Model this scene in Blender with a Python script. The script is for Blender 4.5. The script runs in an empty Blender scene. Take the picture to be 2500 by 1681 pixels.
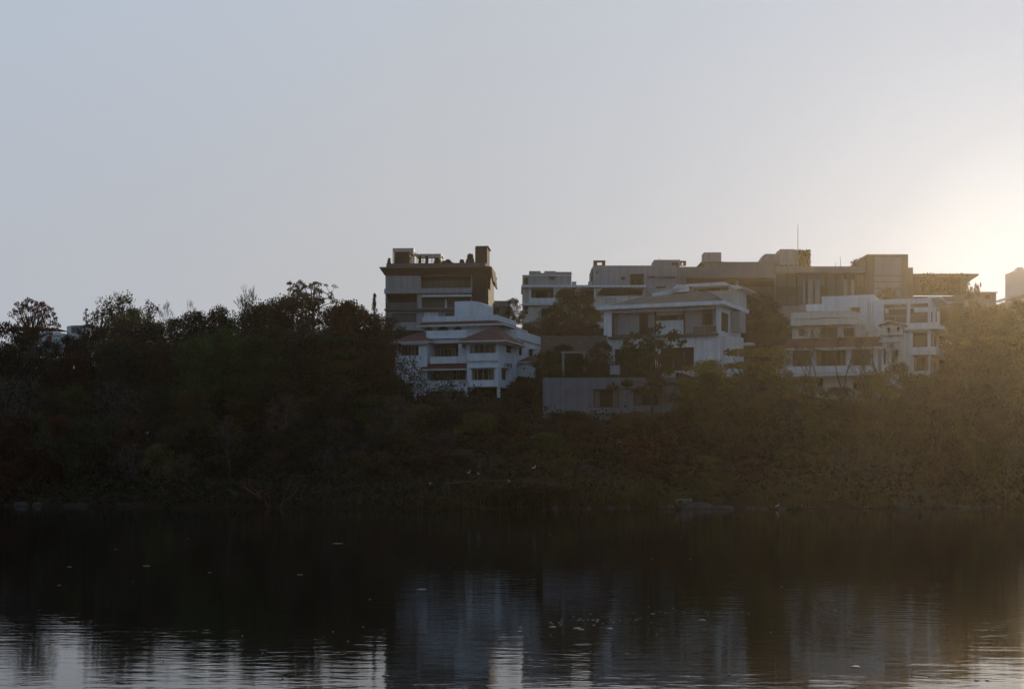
import bpy, bmesh, math, random
from math import radians as R, sin, cos, pi, tan, atan2, sqrt
from mathutils import Vector, Matrix, noise
sc = bpy.context.scene
COL = sc.collection
random.seed(11)

# ------------------------------------------------------------ measuring: photo pixels -> metres
F, CX, HY, HC = 3472.0, 1250.0, 1112.0, 4.2      # focal length, centre, horizon row (2500 px photo), eye height
def wx(px, Y): return (px - CX) / F * Y
def wz(py, Y): return HC + (HY - py) / F * Y

# ------------------------------------------------------------ terrain
def interp(pts, x):
    if x <= pts[0][0]: return pts[0][1]
    for (a, b), (c, d) in zip(pts, pts[1:]):
        if x <= c: return b + (d - b) * (x - a) / (c - a)
    return pts[-1][1]
PC = [(-6, -1.6), (0, 0), (2, .6), (8, 1.1), (20, 2.4), (40, 5.6), (55, 7.8), (68, 10.2), (76, 13.4), (88, 17), (98, 19.4), (118, 21.6), (150, 23), (400, 24), (1600, 10)]
PL = [(-6, -1.6), (0, 0), (2, .5), (15, 1.8), (40, 7), (62, 12), (80, 14), (110, 15.5), (150, 16), (400, 16), (1600, 6)]
PR = [(-6, -1.6), (0, 0), (2, .5), (10, 1.2), (40, 5), (60, 8), (80, 13), (100, 16.5), (150, 18), (400, 18), (1600, 8)]
def shoreY(X):
    px = CX + X / 115 * F
    return interp([(-400, 124), (0, 119), (330, 118), (420, 113.5), (1000, 114), (1300, 112.5), (1650, 113.5), (1900, 111.8), (2150, 113), (2500, 117), (3000, 122)], px) + .8 * noise.noise(Vector((X * .13, 3, 0)))
def ss(a, b, x):
    t = min(1, max(0, (x - a) / (b - a))); return t * t * (3 - 2 * t)
def H(X, Y):
    if Y < 60: return interp([(-200, 2.5), (4, 2.5), (12, .6), (18, -1.6)], Y)
    s = Y - shoreY(X)
    px = CX + X / max(Y, 60) * F
    l = 1 - ss(480, 860, px); r = ss(2180, 2420, px)
    z = interp(PC, s) * (1 - l - r) + interp(PL, s) * l + interp(PR, s) * r
    z += .0265 * min(max(s, 0), 200)
    if s > 4: z += (noise.noise(Vector((X * .06, Y * .06, 0))) * .9) * min(1, (s - 4) / 20)
    return z

# ------------------------------------------------------------ materials
MATS = {}
def mat(name, base, rough=.8, var=.0, scale=1.0, dark=None, bump=0, bscale=8, metal=0, coat=0, spec=.3, streak=0, stretch=(1, 1, 1), trans=0, rnd=0, emit=None):
    m = bpy.data.materials.new(name); m.use_nodes = True; nt = m.node_tree; N = nt.nodes; L = nt.links
    p = N['Principled BSDF']; p.inputs['Roughness'].default_value = rough; p.inputs['Metallic'].default_value = metal
    p.inputs['Specular IOR Level'].default_value = spec
    base = tuple(base) + (1,)
    tc = N.new('ShaderNodeTexCoord'); mp = N.new('ShaderNodeMapping'); mp.inputs['Scale'].default_value = stretch
    L.new(tc.outputs['Object'], mp.inputs[0])
    if var:
        nz = N.new('ShaderNodeTexNoise'); nz.inputs['Scale'].default_value = scale; nz.inputs['Detail'].default_value = 5; nz.inputs['Roughness'].default_value = .6
        L.new(mp.outputs[0], nz.inputs[0])
        rp = N.new('ShaderNodeValToRGB'); rp.color_ramp.elements[0].position = .3; rp.color_ramp.elements[1].position = .7
        d = tuple(dark) + (1,) if dark else tuple(c * (1 - var) for c in base[:3]) + (1,)
        rp.color_ramp.elements[0].color = d; rp.color_ramp.elements[1].color = base
        L.new(nz.outputs[0], rp.inputs[0]); out = rp.outputs[0]
        if streak:
            mp2 = N.new('ShaderNodeMapping'); mp2.inputs['Scale'].default_value = (1.6, 1.6, .12); L.new(tc.outputs['Object'], mp2.inputs[0])
            n2 = N.new('ShaderNodeTexNoise'); n2.inputs['Scale'].default_value = 1.3; n2.inputs['Detail'].default_value = 6; L.new(mp2.outputs[0], n2.inputs[0])
            r2 = N.new('ShaderNodeValToRGB'); r2.color_ramp.elements[0].position = .35; r2.color_ramp.elements[1].position = .62
            k = 1 - streak; r2.color_ramp.elements[0].color = (k, k, k * .97, 1); r2.color_ramp.elements[1].color = (1, 1, 1, 1)
            L.new(n2.outputs[0], r2.inputs[0])
            mx = N.new('ShaderNodeMix'); mx.data_type = 'RGBA'; mx.blend_type = 'MULTIPLY'; mx.inputs[0].default_value = 1
            L.new(out, mx.inputs[6]); L.new(r2.outputs[0], mx.inputs[7]); out = mx.outputs[2]
        if rnd:
            oi = N.new('ShaderNodeObjectInfo'); hs = N.new('ShaderNodeHueSaturation'); mr = N.new('ShaderNodeMapRange')
            mr.inputs[3].default_value = 1 - rnd; mr.inputs[4].default_value = 1 + rnd
            L.new(oi.outputs['Random'], mr.inputs[0]); L.new(mr.outputs[0], hs.inputs['Value'])
            mh = N.new('ShaderNodeMapRange'); mh.inputs[3].default_value = .47; mh.inputs[4].default_value = .53
            wn = N.new('ShaderNodeTexWhiteNoise'); wn.noise_dimensions = '1D'; L.new(oi.outputs['Random'], wn.inputs['W']); L.new(wn.outputs[0], mh.inputs[0]); L.new(mh.outputs[0], hs.inputs['Hue'])
            L.new(out, hs.inputs['Color']); out = hs.outputs[0]
        L.new(out, p.inputs['Base Color'])
    else:
        p.inputs['Base Color'].default_value = base; out = None
    if bump:
        nb = N.new('ShaderNodeTexNoise'); nb.inputs['Scale'].default_value = bscale; nb.inputs['Detail'].default_value = 4; L.new(mp.outputs[0], nb.inputs[0])
        b = N.new('ShaderNodeBump'); b.inputs['Strength'].default_value = bump; b.inputs['Distance'].default_value = .05
        L.new(nb.outputs[0], b.inputs['Height']); L.new(b.outputs[0], p.inputs['Normal'])
    if trans:
        t = N.new('ShaderNodeBsdfTranslucent'); mxs = N.new('ShaderNodeMixShader'); mxs.inputs[0].default_value = trans
        if out: L.new(out, t.inputs[0])
        else: t.inputs[0].default_value = base
        L.new(p.outputs[0], mxs.inputs[1]); L.new(t.outputs[0], mxs.inputs[2]); L.new(mxs.outputs[0], N['Material Output'].inputs[0])
    MATS[name] = m
    return m
W1 = mat('white_paint', (.70, .76, .80), .75, .16, .7, streak=.18, bump=.2)
W2 = mat('bluish_white_paint', (.66, .75, .82), .75, .14, .6, streak=.16, bump=.2)
CR = mat('cream_paint', (.58, .60, .56), .8, .2, .8, streak=.14, bump=.2)
GP = mat('grey_plaster', (.30, .31, .34), .85, .18, .6, streak=.20, bump=.3)
GPD = mat('blue_grey_plaster', (.20, .215, .25), .85, .2, .6, streak=.2, bump=.3)
GP2 = mat('pale_grey_plaster', (.34, .36, .37), .85, .18, .6, streak=.20, bump=.3)
CO = mat('concrete', (.25, .25, .245), .9, .22, .5, streak=.14, bump=.3)
COD = mat('dark_concrete', (.135, .133, .128), .9, .3, .5, streak=.14, bump=.3)
BRK = mat('dark_brick', (.055, .042, .036), .9, .35, 3, bump=.5, stretch=(1, 1, 4))
WD = mat('brown_timber', (.07, .034, .02), .85, .35, 2, bump=.2, stretch=(.3, 1, 4))
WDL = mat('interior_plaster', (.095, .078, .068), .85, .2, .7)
FR = mat('cream_frame', (.42, .38, .31), .6, .15, 3)
FRD = mat('dark_frame', (.05, .04, .035), .5, .15, 3)
MET = mat('pale_metal', (.45, .42, .36), .5, .15, 2, metal=.3)
STN = mat('stone_wall_stone', (.17, .145, .12), .95, .45, 1.6, bump=.8, bscale=5, stretch=(1, 1, 2))
ROC = mat('rock', (.06, .055, .048), .95, .45, 1.3, bump=.8, bscale=3)
FOAM = mat('pale_litter', (.24, .235, .21), .7, .2, 4)
FEA = mat('white_feather', (.5, .5, .49), .8, .1, 4)
BARK = mat('bark', (.07, .055, .045), .95, .4, 3, bump=.6, stretch=(2, 2, .4))
BARKP = mat('pale_bark', (.11, .09, .08), .95, .35, 3, bump=.6, stretch=(2, 2, .4))
BARKO = mat('orange_bark', (.11, .048, .022), .9, .4, 3, bump=.6)
GLS = mat('window_glass', (.016, .010, .007), .35, spec=.12)
GLG = mat('grey_green_glass', (.085, .09, .08), .3, .3, .5, spec=.3)
BLD = mat('far_paint_with_haze', (.6, .62, .66), .85, .15, .1)  # distance haze on the far buildings is put into this pale colour
CUR = mat('curtain_cloth', (.17, .145, .12), .9, .3, 5, bump=.4, stretch=(6, 1, .2))
AC = mat('ac_white', (.35, .36, .36), .6, .15, 5)
ACD = mat('ac_grille', (.03, .03, .03), .6)
def tile_mat():
    m = mat('red_roof_tile', (.12, .048, .042), .8, .35, 1.5, bump=0); nt = m.node_tree; N = nt.nodes; L = nt.links
    tc = N.new('ShaderNodeTexCoord'); w = N.new('ShaderNodeTexWave'); w.inputs['Scale'].default_value = 1.2; w.wave_profile = 'SAW'; w.bands_direction = 'Z'
    L.new(tc.outputs['Object'], w.inputs[0]); b = N.new('ShaderNodeBump'); b.inputs['Strength'].default_value = .8; b.inputs['Distance'].default_value = .06
    L.new(w.outputs[0], b.inputs['Height']); L.new(b.outputs[0], N['Principled BSDF'].inputs['Normal']); return m
TL = tile_mat()
def leafmat(n, c, d, tr=.35): return mat(n, c, .65, .5, .55, dark=d, trans=tr, rnd=.62, spec=.15)
LF = {
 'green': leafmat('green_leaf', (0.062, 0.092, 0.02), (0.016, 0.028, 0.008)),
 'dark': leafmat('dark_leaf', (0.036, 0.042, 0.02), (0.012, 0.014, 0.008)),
 'olive': leafmat('olive_leaf', (0.105, 0.09, 0.028), (0.034, 0.032, 0.012)),
 'brown': leafmat('dry_brown_leaf', (0.072, 0.046, 0.026), (0.024, 0.016, 0.011)),
 'rust': leafmat('rust_leaf', (0.095, 0.038, 0.017), (0.034, 0.016, 0.008)),
 'yellow': leafmat('yellow_green_leaf', (0.22, 0.19, 0.035), (0.07, 0.066, 0.018), .5),
 'bright': leafmat('bright_green_leaf', (.26, .25, .045), (.09, .10, .02), .5),
 'red': leafmat('red_blossom_leaf', (.07, .012, .008), (.022, .006, .005)),
 'scrub': leafmat('scrub_leaf', (.042, .03, .018), (.016, .012, .008)),
 'grey': leafmat('grey_dry_twig', (0.045, 0.038, 0.032), (0.02, 0.018, 0.016), .2),
}

# ------------------------------------------------------------ object helpers
def obj(name, verts, faces, m, parent=None, smooth=False):
    me = bpy.data.meshes.new(name); me.from_pydata([tuple(v) for v in verts], [], faces); me.materials.append(m); me.update()
    if smooth: me.polygons.foreach_set('use_smooth', [True] * len(me.polygons))
    o = bpy.data.objects.new(name, me); COL.objects.link(o)
    if parent: o.parent = parent
    return o
def tag(o, label=None, cat=None, group=None, kind=None):
    if label: o['label'] = label
    if cat: o['category'] = cat
    if group: o['group'] = group
    if kind: o['kind'] = kind
    return o
def empty(name, loc, rz=0, label=None, cat=None, group=None):
    o = bpy.data.objects.new(name, None); COL.objects.link(o); o.location = loc; o.rotation_euler = (0, 0, rz); o.empty_display_size = .5
    return tag(o, label, cat, group)
class MB:
    def __init__(s): s.v = []; s.f = []
    def box(s, x0, x1, y0, y1, z0, z1):
        if x0 > x1: x0, x1 = x1, x0
        if y0 > y1: y0, y1 = y1, y0
        if z0 > z1: z0, z1 = z1, z0
        n = len(s.v)
        s.v += [(x0, y0, z0), (x1, y0, z0), (x1, y1, z0), (x0, y1, z0), (x0, y0, z1), (x1, y0, z1), (x1, y1, z1), (x0, y1, z1)]
        s.f += [tuple(n + i for i in q) for q in ((0, 3, 2, 1), (4, 5, 6, 7), (0, 1, 5, 4), (1, 2, 6, 5), (2, 3, 7, 6), (3, 0, 4, 7))]
        return s
    def tube(s, pts, rads, k=6, cap=True):
        n0 = len(s.v); pts = [Vector(p) for p in pts]
        for i, p in enumerate(pts):
            d = (pts[min(i + 1, len(pts) - 1)] - pts[max(i - 1, 0)]).normalized()
            a = d.cross(Vector((.31, .95, .1))).normalized() if abs(d.z) > .1 or abs(d.x) > .1 else d.cross(Vector((0, 0, 1))).normalized()
            b = d.cross(a)
            for j in range(k):
                t = 2 * pi * j / k; s.v.append(tuple(p + (a * cos(t) + b * sin(t)) * rads[i]))
        for i in range(len(pts) - 1):
            for j in range(k):
                a = n0 + i * k + j; b = n0 + i * k + (j + 1) % k
                s.f.append((a, b, b + k, a + k))
        if cap: s.f.append(tuple(n0 + j for j in range(k))[::-1]); s.f.append(tuple(n0 + (len(pts) - 1) * k + j for j in range(k)))
        return s
    def poly(s, pts, faces):
        n = len(s.v); s.v += [tuple(p) for p in pts]; s.f += [tuple(n + i for i in q) for q in faces]; return s
    def prism(s, prof, x0, x1, axis='x'):
        # closed outline extruded; axis x: prof (y,z); axis y: prof (x,z)
        n = len(prof)
        if axis == 'x': a = [(x0, p, q) for p, q in prof]; b = [(x1, p, q) for p, q in prof]
        else: a = [(p, x0, q) for p, q in prof]; b = [(p, x1, q) for p, q in prof]
        return s.poly(a + b, [tuple(range(n)), tuple(range(2 * n - 1, n - 1, -1))] + [(i, i + n, (i + 1) % n + n, (i + 1) % n) for i in range(n)])
    def build(s, name, m, parent=None, smooth=False): return obj(name, s.v, s.f, m, parent, smooth)

class Bld:
    """A building frame: origin at photo column px0, distance Y0; front turned by a degrees (left end farther)."""
    def __init__(s, name, label, px0, Y0, a=0, zb=0, cat='building', group=None):
        s.X0, s.Y0, s.a, s.zb = wx(px0, Y0), Y0, R(a), zb
        s.e = empty(name, (s.X0, Y0, zb), -s.a, label, cat, group)
        s.u = Vector((cos(s.a), -sin(s.a))); s.d = Vector((sin(s.a), cos(s.a)))
    def f(s, px, py=None, d=0):         # pixel on the plane parallel to the front at depth d -> (u, z)
        k = (px - CX) / F; ox = s.X0 + s.d.x * d; oy = s.Y0 + s.d.y * d
        u = (k * oy - ox) / (s.u.x - k * s.u.y); Y = oy + u * s.u.y
        return (u, None) if py is None else (u, wz(py, Y) - s.zb)
    def r(s, px, py=None, u=0):         # pixel on the side plane at u -> (d, z)
        k = (px - CX) / F; ox = s.X0 + s.u.x * u; oy = s.Y0 + s.u.y * u
        d = (k * oy - ox) / (s.d.x - k * s.d.y); Y = oy + d * s.d.y
        return (d, None) if py is None else (d, wz(py, Y) - s.zb)
    def rect(s, px0, px1, py0, py1, d=0):   # py0 top
        u0 = s.f(px0, None, d)[0]; u1 = s.f(px1, None, d)[0]; pm = (px0 + px1) / 2
        return u0, u1, s.f(pm, py1, d)[1], s.f(pm, py0, d)[1]
    def rrect(s, px0, px1, py0, py1, u=0):
        d0 = s.r(px0, None, u)[0]; d1 = s.r(px1, None, u)[0]; pm = (px0 + px1) / 2
        return d0, d1, s.r(pm, py1, u)[1], s.r(pm, py0, u)[1]
    def box(s, name, m, px0, px1, py0, py1, d0, d1, parent=None, grow=0):
        u0, u1, z0, z1 = s.rect(px0, px1, py0, py1, d0)
        return MB().box(u0 - grow, u1 + grow, d0, d1, z0, z1).build(name, m, parent or s.e)
    def wallgrid(s, mb, U0, U1, z0, z1, holes, d0, th, side=None):
        us = sorted({U0, U1} | {min(max(h[0], U0), U1) for h in holes} | {min(max(h[1], U0), U1) for h in holes})
        zs = sorted({z0, z1} | {min(max(h[2], z0), z1) for h in holes} | {min(max(h[3], z0), z1) for h in holes})
        def solid(i, j):
            if i < 0 or j < 0 or i >= len(us) - 1 or j >= len(zs) - 1: return False
            cu = (us[i] + us[i + 1]) / 2; cz = (zs[j] + zs[j + 1]) / 2
            return not any(h[0] < cu < h[1] and h[2] < cz < h[3] for h in holes)
        def P(u, z, k): return (u, d0 + k * th, z) if side is None else (side + (-1 if side > 0 or True else 1) * k * th, u, z)
        for i in range(len(us) - 1):
            for j in range(len(zs) - 1):
                if not solid(i, j): continue
                a, b, c, e = us[i], us[i + 1], zs[j], zs[j + 1]
                Q = [P(a, c, 0), P(b, c, 0), P(b, e, 0), P(a, e, 0), P(a, c, 1), P(b, c, 1), P(b, e, 1), P(a, e, 1)]
                F_ = [(0, 1, 2, 3), (5, 4, 7, 6)]
                if not solid(i - 1, j): F_.append((4, 0, 3, 7))
                if not solid(i + 1, j): F_.append((1, 5, 6, 2))
                if not solid(i, j - 1): F_.append((4, 5, 1, 0))
                if not solid(i, j + 1): F_.append((3, 2, 6, 7))
                mb.poly(Q, F_)
    def shell(s, name, m, U0, U1, D0, D1, z0, z1, fh=(), rh=(), lh=(), floors=(), th=.25, roof=True, parent=None):
        """hollow block: walls with real openings, floor slabs inside, flat roof"""
        if z0 > z1: z0, z1 = z1, z0
        fh = [(h[0], h[1], min(h[2:]), max(h[2:])) for h in fh]
        mb = MB()
        s.wallgrid(mb, U0, U1, z0, z1, list(fh), D0, th)
        s.wallgrid(mb, U0, U1, z0, z1, [], D1 - th, th)
        s.wallgrid(mb, D0 + th, D1 - th, z0, z1, list(rh), 0, th, side=U1)
        s.wallgrid(mb, D0 + th, D1 - th, z0, z1, list(lh), 0, th, side=U0 + th)
        for z in floors: mb.box(U0 + th, U1 - th, D0 + th, D1 - th, z - .25, z)
        if roof: mb.box(U0 + th, U1 - th, D0 + th, D1 - th, z1 - .35, z1 - .1)
        return mb.build(name, m, parent or s.e)
    def window(s, u0, u1, z0, z1, d, n=2, tr=False, fm=None, gm=None, fw=.09, name='window', rows=1, parent=None):
        """frame with n lights set in the plane at depth d; the pane is its child"""
        fm = fm or FR; gm = gm or GLS; mb = MB(); t = .08
        mb.box(u0, u0 + fw, d, d + t, z0, z1); mb.box(u1 - fw, u1, d, d + t, z0, z1)
        mb.box(u0 + fw, u1 - fw, d, d + t, z0, z0 + fw); mb.box(u0 + fw, u1 - fw, d, d + t, z1 - fw, z1)
        for i in range(1, n):
            c = u0 + (u1 - u0) * i / n; mb.box(c - fw * .45, c + fw * .45, d + .004, d + t - .004, z0 + fw, z1 - fw)
        for i in range(1, rows):
            c = z0 + (z1 - z0) * i / rows; mb.box(u0 + fw, u1 - fw, d + .01, d + t - .01, c - fw * .4, c + fw * .4)
        o = mb.build(name, fm, parent or s.e)
        MB().box(u0 + fw * .5, u1 - fw * .5, d + .03, d + .045, z0 + fw * .5, z1 - fw * .5).build('pane', gm, o)
        if n > 1 and gm is GLS and u1 - u0 > 1.2:
            for a, b in ((u0 + fw, random.uniform(.08, .26)), (u1 - fw, -random.uniform(.06, .24))):
                MB().box(a, a + b * (u1 - u0), d + .012, d + .026, z0 + fw, z1 - fw).build('curtain', CUR, o)
        return o
    def swindow(s, d0, d1, z0, z1, u, n=1, fm=None, gm=None, fw=.09, name='window'):
        fm = fm or FR; gm = gm or GLS; mb = MB(); t = .08
        mb.box(u - t, u, d0, d0 + fw, z0, z1); mb.box(u - t, u, d1 - fw, d1, z0, z1)
        mb.box(u - t, u, d0 + fw, d1 - fw, z0, z0 + fw); mb.box(u - t, u, d0 + fw, d1 - fw, z1 - fw, z1)
        for i in range(1, n):
            c = d0 + (d1 - d0) * i / n; mb.box(u - t + .004, u - .004, c - fw * .45, c + fw * .45, z0 + fw, z1 - fw)
        o = mb.build(name, fm, s.e)
        MB().box(u - .045, u - .03, d0 + fw * .5, d1 - fw * .5, z0 + fw * .5, z1 - fw * .5).build('pane', gm, o)
        return o
    def hip(s, name, m, u0, u1, d0, d1, z0, h, ridge=None, over=.5, th=.14, parent=None, fascia=None):
        u0 -= over; u1 += over; d0 -= over; d1 += over; cu = (u0 + u1) / 2; cd = (d0 + d1) / 2
        rl = ridge if ridge is not None else max(0, (u1 - u0) - (d1 - d0)) / 2
        V = [(u0, d0, z0), (u1, d0, z0), (u1, d1, z0), (u0, d1, z0), (cu - rl, cd, z0 + h), (cu + rl + .01, cd, z0 + h)]
        V += [(x, y, z - th) for x, y, z in V]
        Fc = [(0, 1, 5, 4), (1, 2, 5), (2, 3, 4, 5), (3, 0, 4), (7, 6, 10, 11), (8, 7, 11), (9, 8, 11, 10), (6, 9, 10), (0, 6, 7, 1), (1, 7, 8, 2), (2, 8, 9, 3), (3, 9, 6, 0)]
        o = MB().poly(V, Fc).build(name, m, parent or s.e)
        if fascia:
            mb = MB(); e = .02; t = .06; zt = z0 - .012; zb = z0 - .2
            mb.box(u0 - e, u1 + e, d0 - e - t, d0 - e, zb, zt); mb.box(u0 - e, u1 + e, d1 + e, d1 + e + t, zb, zt)
            mb.box(u0 - e - t, u0 - e, d0 - e - t, d1 + e + t, zb, zt - .002); mb.box(u1 + e, u1 + e + t, d0 - e - t, d1 + e + t, zb, zt - .002)
            mb.build('fascia', fascia, o)
        return o
    def acunit(s, u, d, z, side=False):
        w, h, t = .85, .6, .32
        mb = MB()
        if side: mb.box(u, u + t, d, d + w, z, z + h); o = mb.build('air_conditioner', AC, s.e); MB().tube([(u + t, d + w * .42, z + h / 2), (u + t + .02, d + w * .42, z + h / 2)], [.24, .24], 14).build('fan_grille', ACD, o)
        else: mb.box(u, u + w, d - t, d, z, z + h); o = mb.build('air_conditioner', AC, s.e); MB().tube([(u + w * .42, d - t, z + h / 2), (u + w * .42, d - t - .02, z + h / 2)], [.24, .24], 14).build('fan_grille', ACD, o)
    def rail(s, name, m, u0, u1, d, z0, z1, step=1.2, glass=None):
        mb = MB(); mb.box(u0, u1, d, d + .05, z1 - .05, z1)
        n = max(1, int((u1 - u0) / step))
        for i in range(n + 1):
            c = u0 + (u1 - u0 - .05) * i / n; mb.box(c, c + .05, d + .002, d + .048, z0, z1 - .05)
        o = mb.build(name, m, s.e)
        if glass: MB().box(u0 + .06, u1 - .06, d + .02, d + .032, z0 + .05, z1 - .08).build('glass_panel', glass, o)
        return o


# ============================================================ BUILDINGS
def plant_mesh(mb, x, y, z, r, h, n, s):
    for _ in range(n):
        t = random.random(); a = random.random() * 6.28; q = r * sqrt(random.random()) * (1 - t * .55)
        p = Vector((x + q * cos(a), y + q * sin(a), z + t * h)); leafquad(mb, p, s)
def leafquad(mb, p, s):
    a = Vector((random.uniform(-1, 1), random.uniform(-1, 1), random.uniform(-1, 1))).normalized(); b = a.orthogonal().normalized(); s *= random.uniform(.6, 1.3)
    b = (Matrix.Rotation(random.random() * 6.28, 3, a) @ b) * s * .5; c = a.cross(b).normalized() * s * .32
    n = len(mb.v); mb.v += [tuple(p - b), tuple(p - c), tuple(p + b), tuple(p + c)]; mb.f.append((n, n + 1, n + 2, n + 3))

# ---- brown roofed modern house on the ridge
B = Bld('ridge_house', 'tall brown and grey modern house on the ridge, wide dark eaves and a roof garden', 940, 230, 4, wz(812, 230))
D = 13
u0, u1, z0, zt = B.rect(941, 1189, 812, 668)
hl = B.rect(943, 1018, 716, 751); hr = B.rect(1028, 1153, 669, 703); hr2 = B.rect(1030, 1151, 725, 751); hb = B.rect(957, 1016, 765, 786)
hl = B.rect(943, 1018, 717, 751)
hx = B.rect(1088, 1110, 764, 775)
zs = [B.f(1000, 703)[1], B.f(1000, 752)[1]]
B.shell('wall', GP2, u0, B.f(1153)[0], 0, D, z0, zt, fh=[hl, hr, hr2, hb, hx], lh=[(4, 6, zs[1] + .6, zs[1] + 2)], floors=zs)
B.box('brick_panel', BRK, 1153, 1188, 662, 812, -.15, D)
B.box('soffit', WD, 939, 1190, 658.5, 668, -.5, D + .5)
B.box('side_pilaster', WDL, 1188.2, 1192, 668, 812, .6, D - 1)
# overhanging eave: inverted tray, brown underside
ez0 = B.f(1000, 664)[1]; ez1 = B.f(1000, 655.5)[1]
a0, a1 = B.f(927, None, -1.4)[0], B.f(1194, None, -1.4)[0]
MB().poly([(u0 - .1, -.3, ez0 - .5), (u1 + .1, -.3, ez0 - .5), (u1 + .1, D + .3, ez0 - .5), (u0 - .1, D + .3, ez0 - .5), (a0, -1.4, ez1 - .1), (a1, -1.4, ez1 - .1), (a1, D + 1.4, ez1 - .1), (a0, D + 1.4, ez1 - .1)], [(3, 2, 1, 0), (0, 1, 5, 4), (1, 2, 6, 5), (2, 3, 7, 6), (3, 0, 4, 7), (4, 5, 6, 7)]).build('eave', BRK, B.e)
MB().box(a0 - .03, a1 + .03, -1.43, D + 1.43, ez1 - .1, ez1 + .12).build('roof_slab', COD, B.e)
# hanging awning at the right end
ra = B.f(1192, 650, -1)[1]; rb = B.f(1192, 692, -1)[1]
MB().poly([(u1 + .5, -1, ra), (u1 + .8, -1, ra), (u1 + 1.15, -.9, rb), (u1 + .95, -.9, rb), (u1 + .5, 7, ra), (u1 + .8, 7, ra), (u1 + 1.15, 7, rb), (u1 + .95, 7, rb)], [(0, 1, 2, 3), (7, 6, 5, 4), (1, 5, 6, 2), (0, 3, 7, 4), (3, 2, 6, 7), (0, 4, 5, 1)]).build('side_awning', BRK, B.e)
p0, p1, pz0, pz1 = B.rect(942, 1190, 655, 643)
pz0 = ez1 + .12; pz1 = B.f(1060, 643)[1]
mb = MB(); mb.box(u0 + .2, u1 - .2, -.4, -.15, pz0, pz1); mb.box(u0 + .2, u1 - .2, D - .2, D + .05, pz0, pz1); mb.box(u0 + .2, u0 + .45, -.148, D - .202, pz0, pz1); mb.box(u1 - .45, u1 - .2, -.148, D - .202, pz0, pz1); mb.build('parapet', COD, B.e)
# top floor: sliding wall of glass under brown ceiling
w = B.rect(1030, 1152, 684, 703, 2.4)
B.box('ceiling_panel', WD, 1029, 1153, 669, 684, 2.3, 2.5)
B.window(w[0], w[1], w[2], w[3], 2.35, 9, gm=GLG, fm=FRD)
B.box('grey_panel', GP2, 946, 1016, 671, 701, -.08, -.002)
B.box('floor_band', GP2, 938, 1153, 704, 715.5, -.55, -.003)
B.box('light_beam', W1, 1030, 1151, 719.5, 724, -.35, -.002)
w = B.rect(1031, 1150, 726, 751, 1.8); B.window(w[0], w[1], w[2], w[3], 1.8, 3, gm=GLG, fm=FRD)
B.box('curtain', W1, 1086, 1091, 730, 751, 1.5, 1.7)
B.box('timber_recess', WD, 943, 1018, 717, 738, 1.6, 1.9)
B.box('balcony_parapet', COD, 942, 1018, 738, 751.5, -.2, -.003)
B.box('plinth_band', COD, 938, 1152, 752.5, 757, -.8, -.004)
w = B.rect(958, 1015, 766, 786, .1); B.window(w[0], w[1], w[2], w[3], .1, 4, gm=GLG, fm=FRD, rows=1)
w = B.rect(1088, 1110, 764, 775, .1); B.window(w[0], w[1], w[2], w[3], .1, 2, gm=GLG, fm=FRD)
B.box('white_panel', W1, 1036, 1070, 762, 784, -.1, -.002)
# roof structures
rz = B.f(1000, 656)[1]
tank = B.box('roof_room', BRK, 962, 1000, 615, 657, 1, 5)
mb = MB(); q = B.rect(959, 1011, 606, 613, .5)
for k in range(9): mb.box(q[0], q[1], .5 + k * .6, .6 + k * .6, q[2], q[2] + .12)
mb.box(q[0], q[1], .35, .48, q[2] - .1, q[3]); mb.box(q[0], q[1], 5.5, 5.63, q[2] - .1, q[3])
for uu in (q[0], q[1] - .16):
    for dd in (.36, 5.48): mb.box(uu, uu + .14, dd, dd + .13, rz, q[2] - .1)
mb.build('pergola', MET, B.e)
mb = MB(); q = B.rect(1010, 1077, 619.5, 624, 1)
mb.box(q[0], q[1], 1, 1.12, q[2], q[3]); mb.box(q[0], q[1], 4.5, 4.62, q[2], q[3])
for k in range(1, 12): mb.box(q[0], q[1], 1.13 + k * .27, 1.19 + k * .27, q[3] - .12, q[3] - .04)
for k in range(4):
    uu = q[0] + (q[1] - q[0] - .12) * k / 3; mb.box(uu, uu + .12, 1.01, 1.11, rz, q[2]); mb.box(uu, uu + .12, 4.51, 4.61, rz, q[2])
for k in range(3): zz = rz + .9 + k * .45; mb.box(q[0], q[1], 4.515, 4.6, zz, zz + .06)
mb.build('garden_trellis', MET, B.e)
tb = B.box('stair_tower', BRK, 1160, 1189, 602.5, 656, 2, 7)
MB().box(*B.rect(1159, 1190, 0, 0)[:2], 1.85, 7.15, B.f(1170, 602.5, 2)[1] + .003, B.f(1170, 600.5, 2)[1]).build('coping', COD, tb)
# roof garden plants, each standing in its own pot
def potted(B, px, top, w, d, label, leaf='brown', cat='potted plant', n=260, pot=True, bot=None):
    u, zt_ = B.f(px, top, d); zb_ = B.f(px, bot or 654, d)[1]; X = B.X0 + B.u.x * u + B.d.x * d; Y = B.Y0 + B.u.y * u + B.d.y * d
    e = empty('potted_plant', (X, Y, B.zb + zb_), 0, label, cat, 'plants on the roof terrace of the ridge house')
    r = w * Y / F / 2; h = zt_ - zb_
    mb = MB(); plant_mesh(mb, 0, 0, .5, r, h - .5, n, .32); mb.build('foliage', LF[leaf], e)
    MB().tube([(0, 0, 0), (0, 0, .55)], [.22, .32], 10).build('pot', COD, e)
potted(B, 950, 631, 9, .8, 'small shrub at the left corner of the brown ridge house roof')
potted(B, 1025, 624, 9, 2.6, 'left of two tall slim shrubs under the roof trellis of the ridge house')
potted(B, 1042, 624, 9, 2.6, 'right of two tall slim shrubs under the roof trellis of the ridge house')
potted(B, 1068, 630, 22, 2.2, 'round dark bush at the right end of the roof trellis', n=420)
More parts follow.
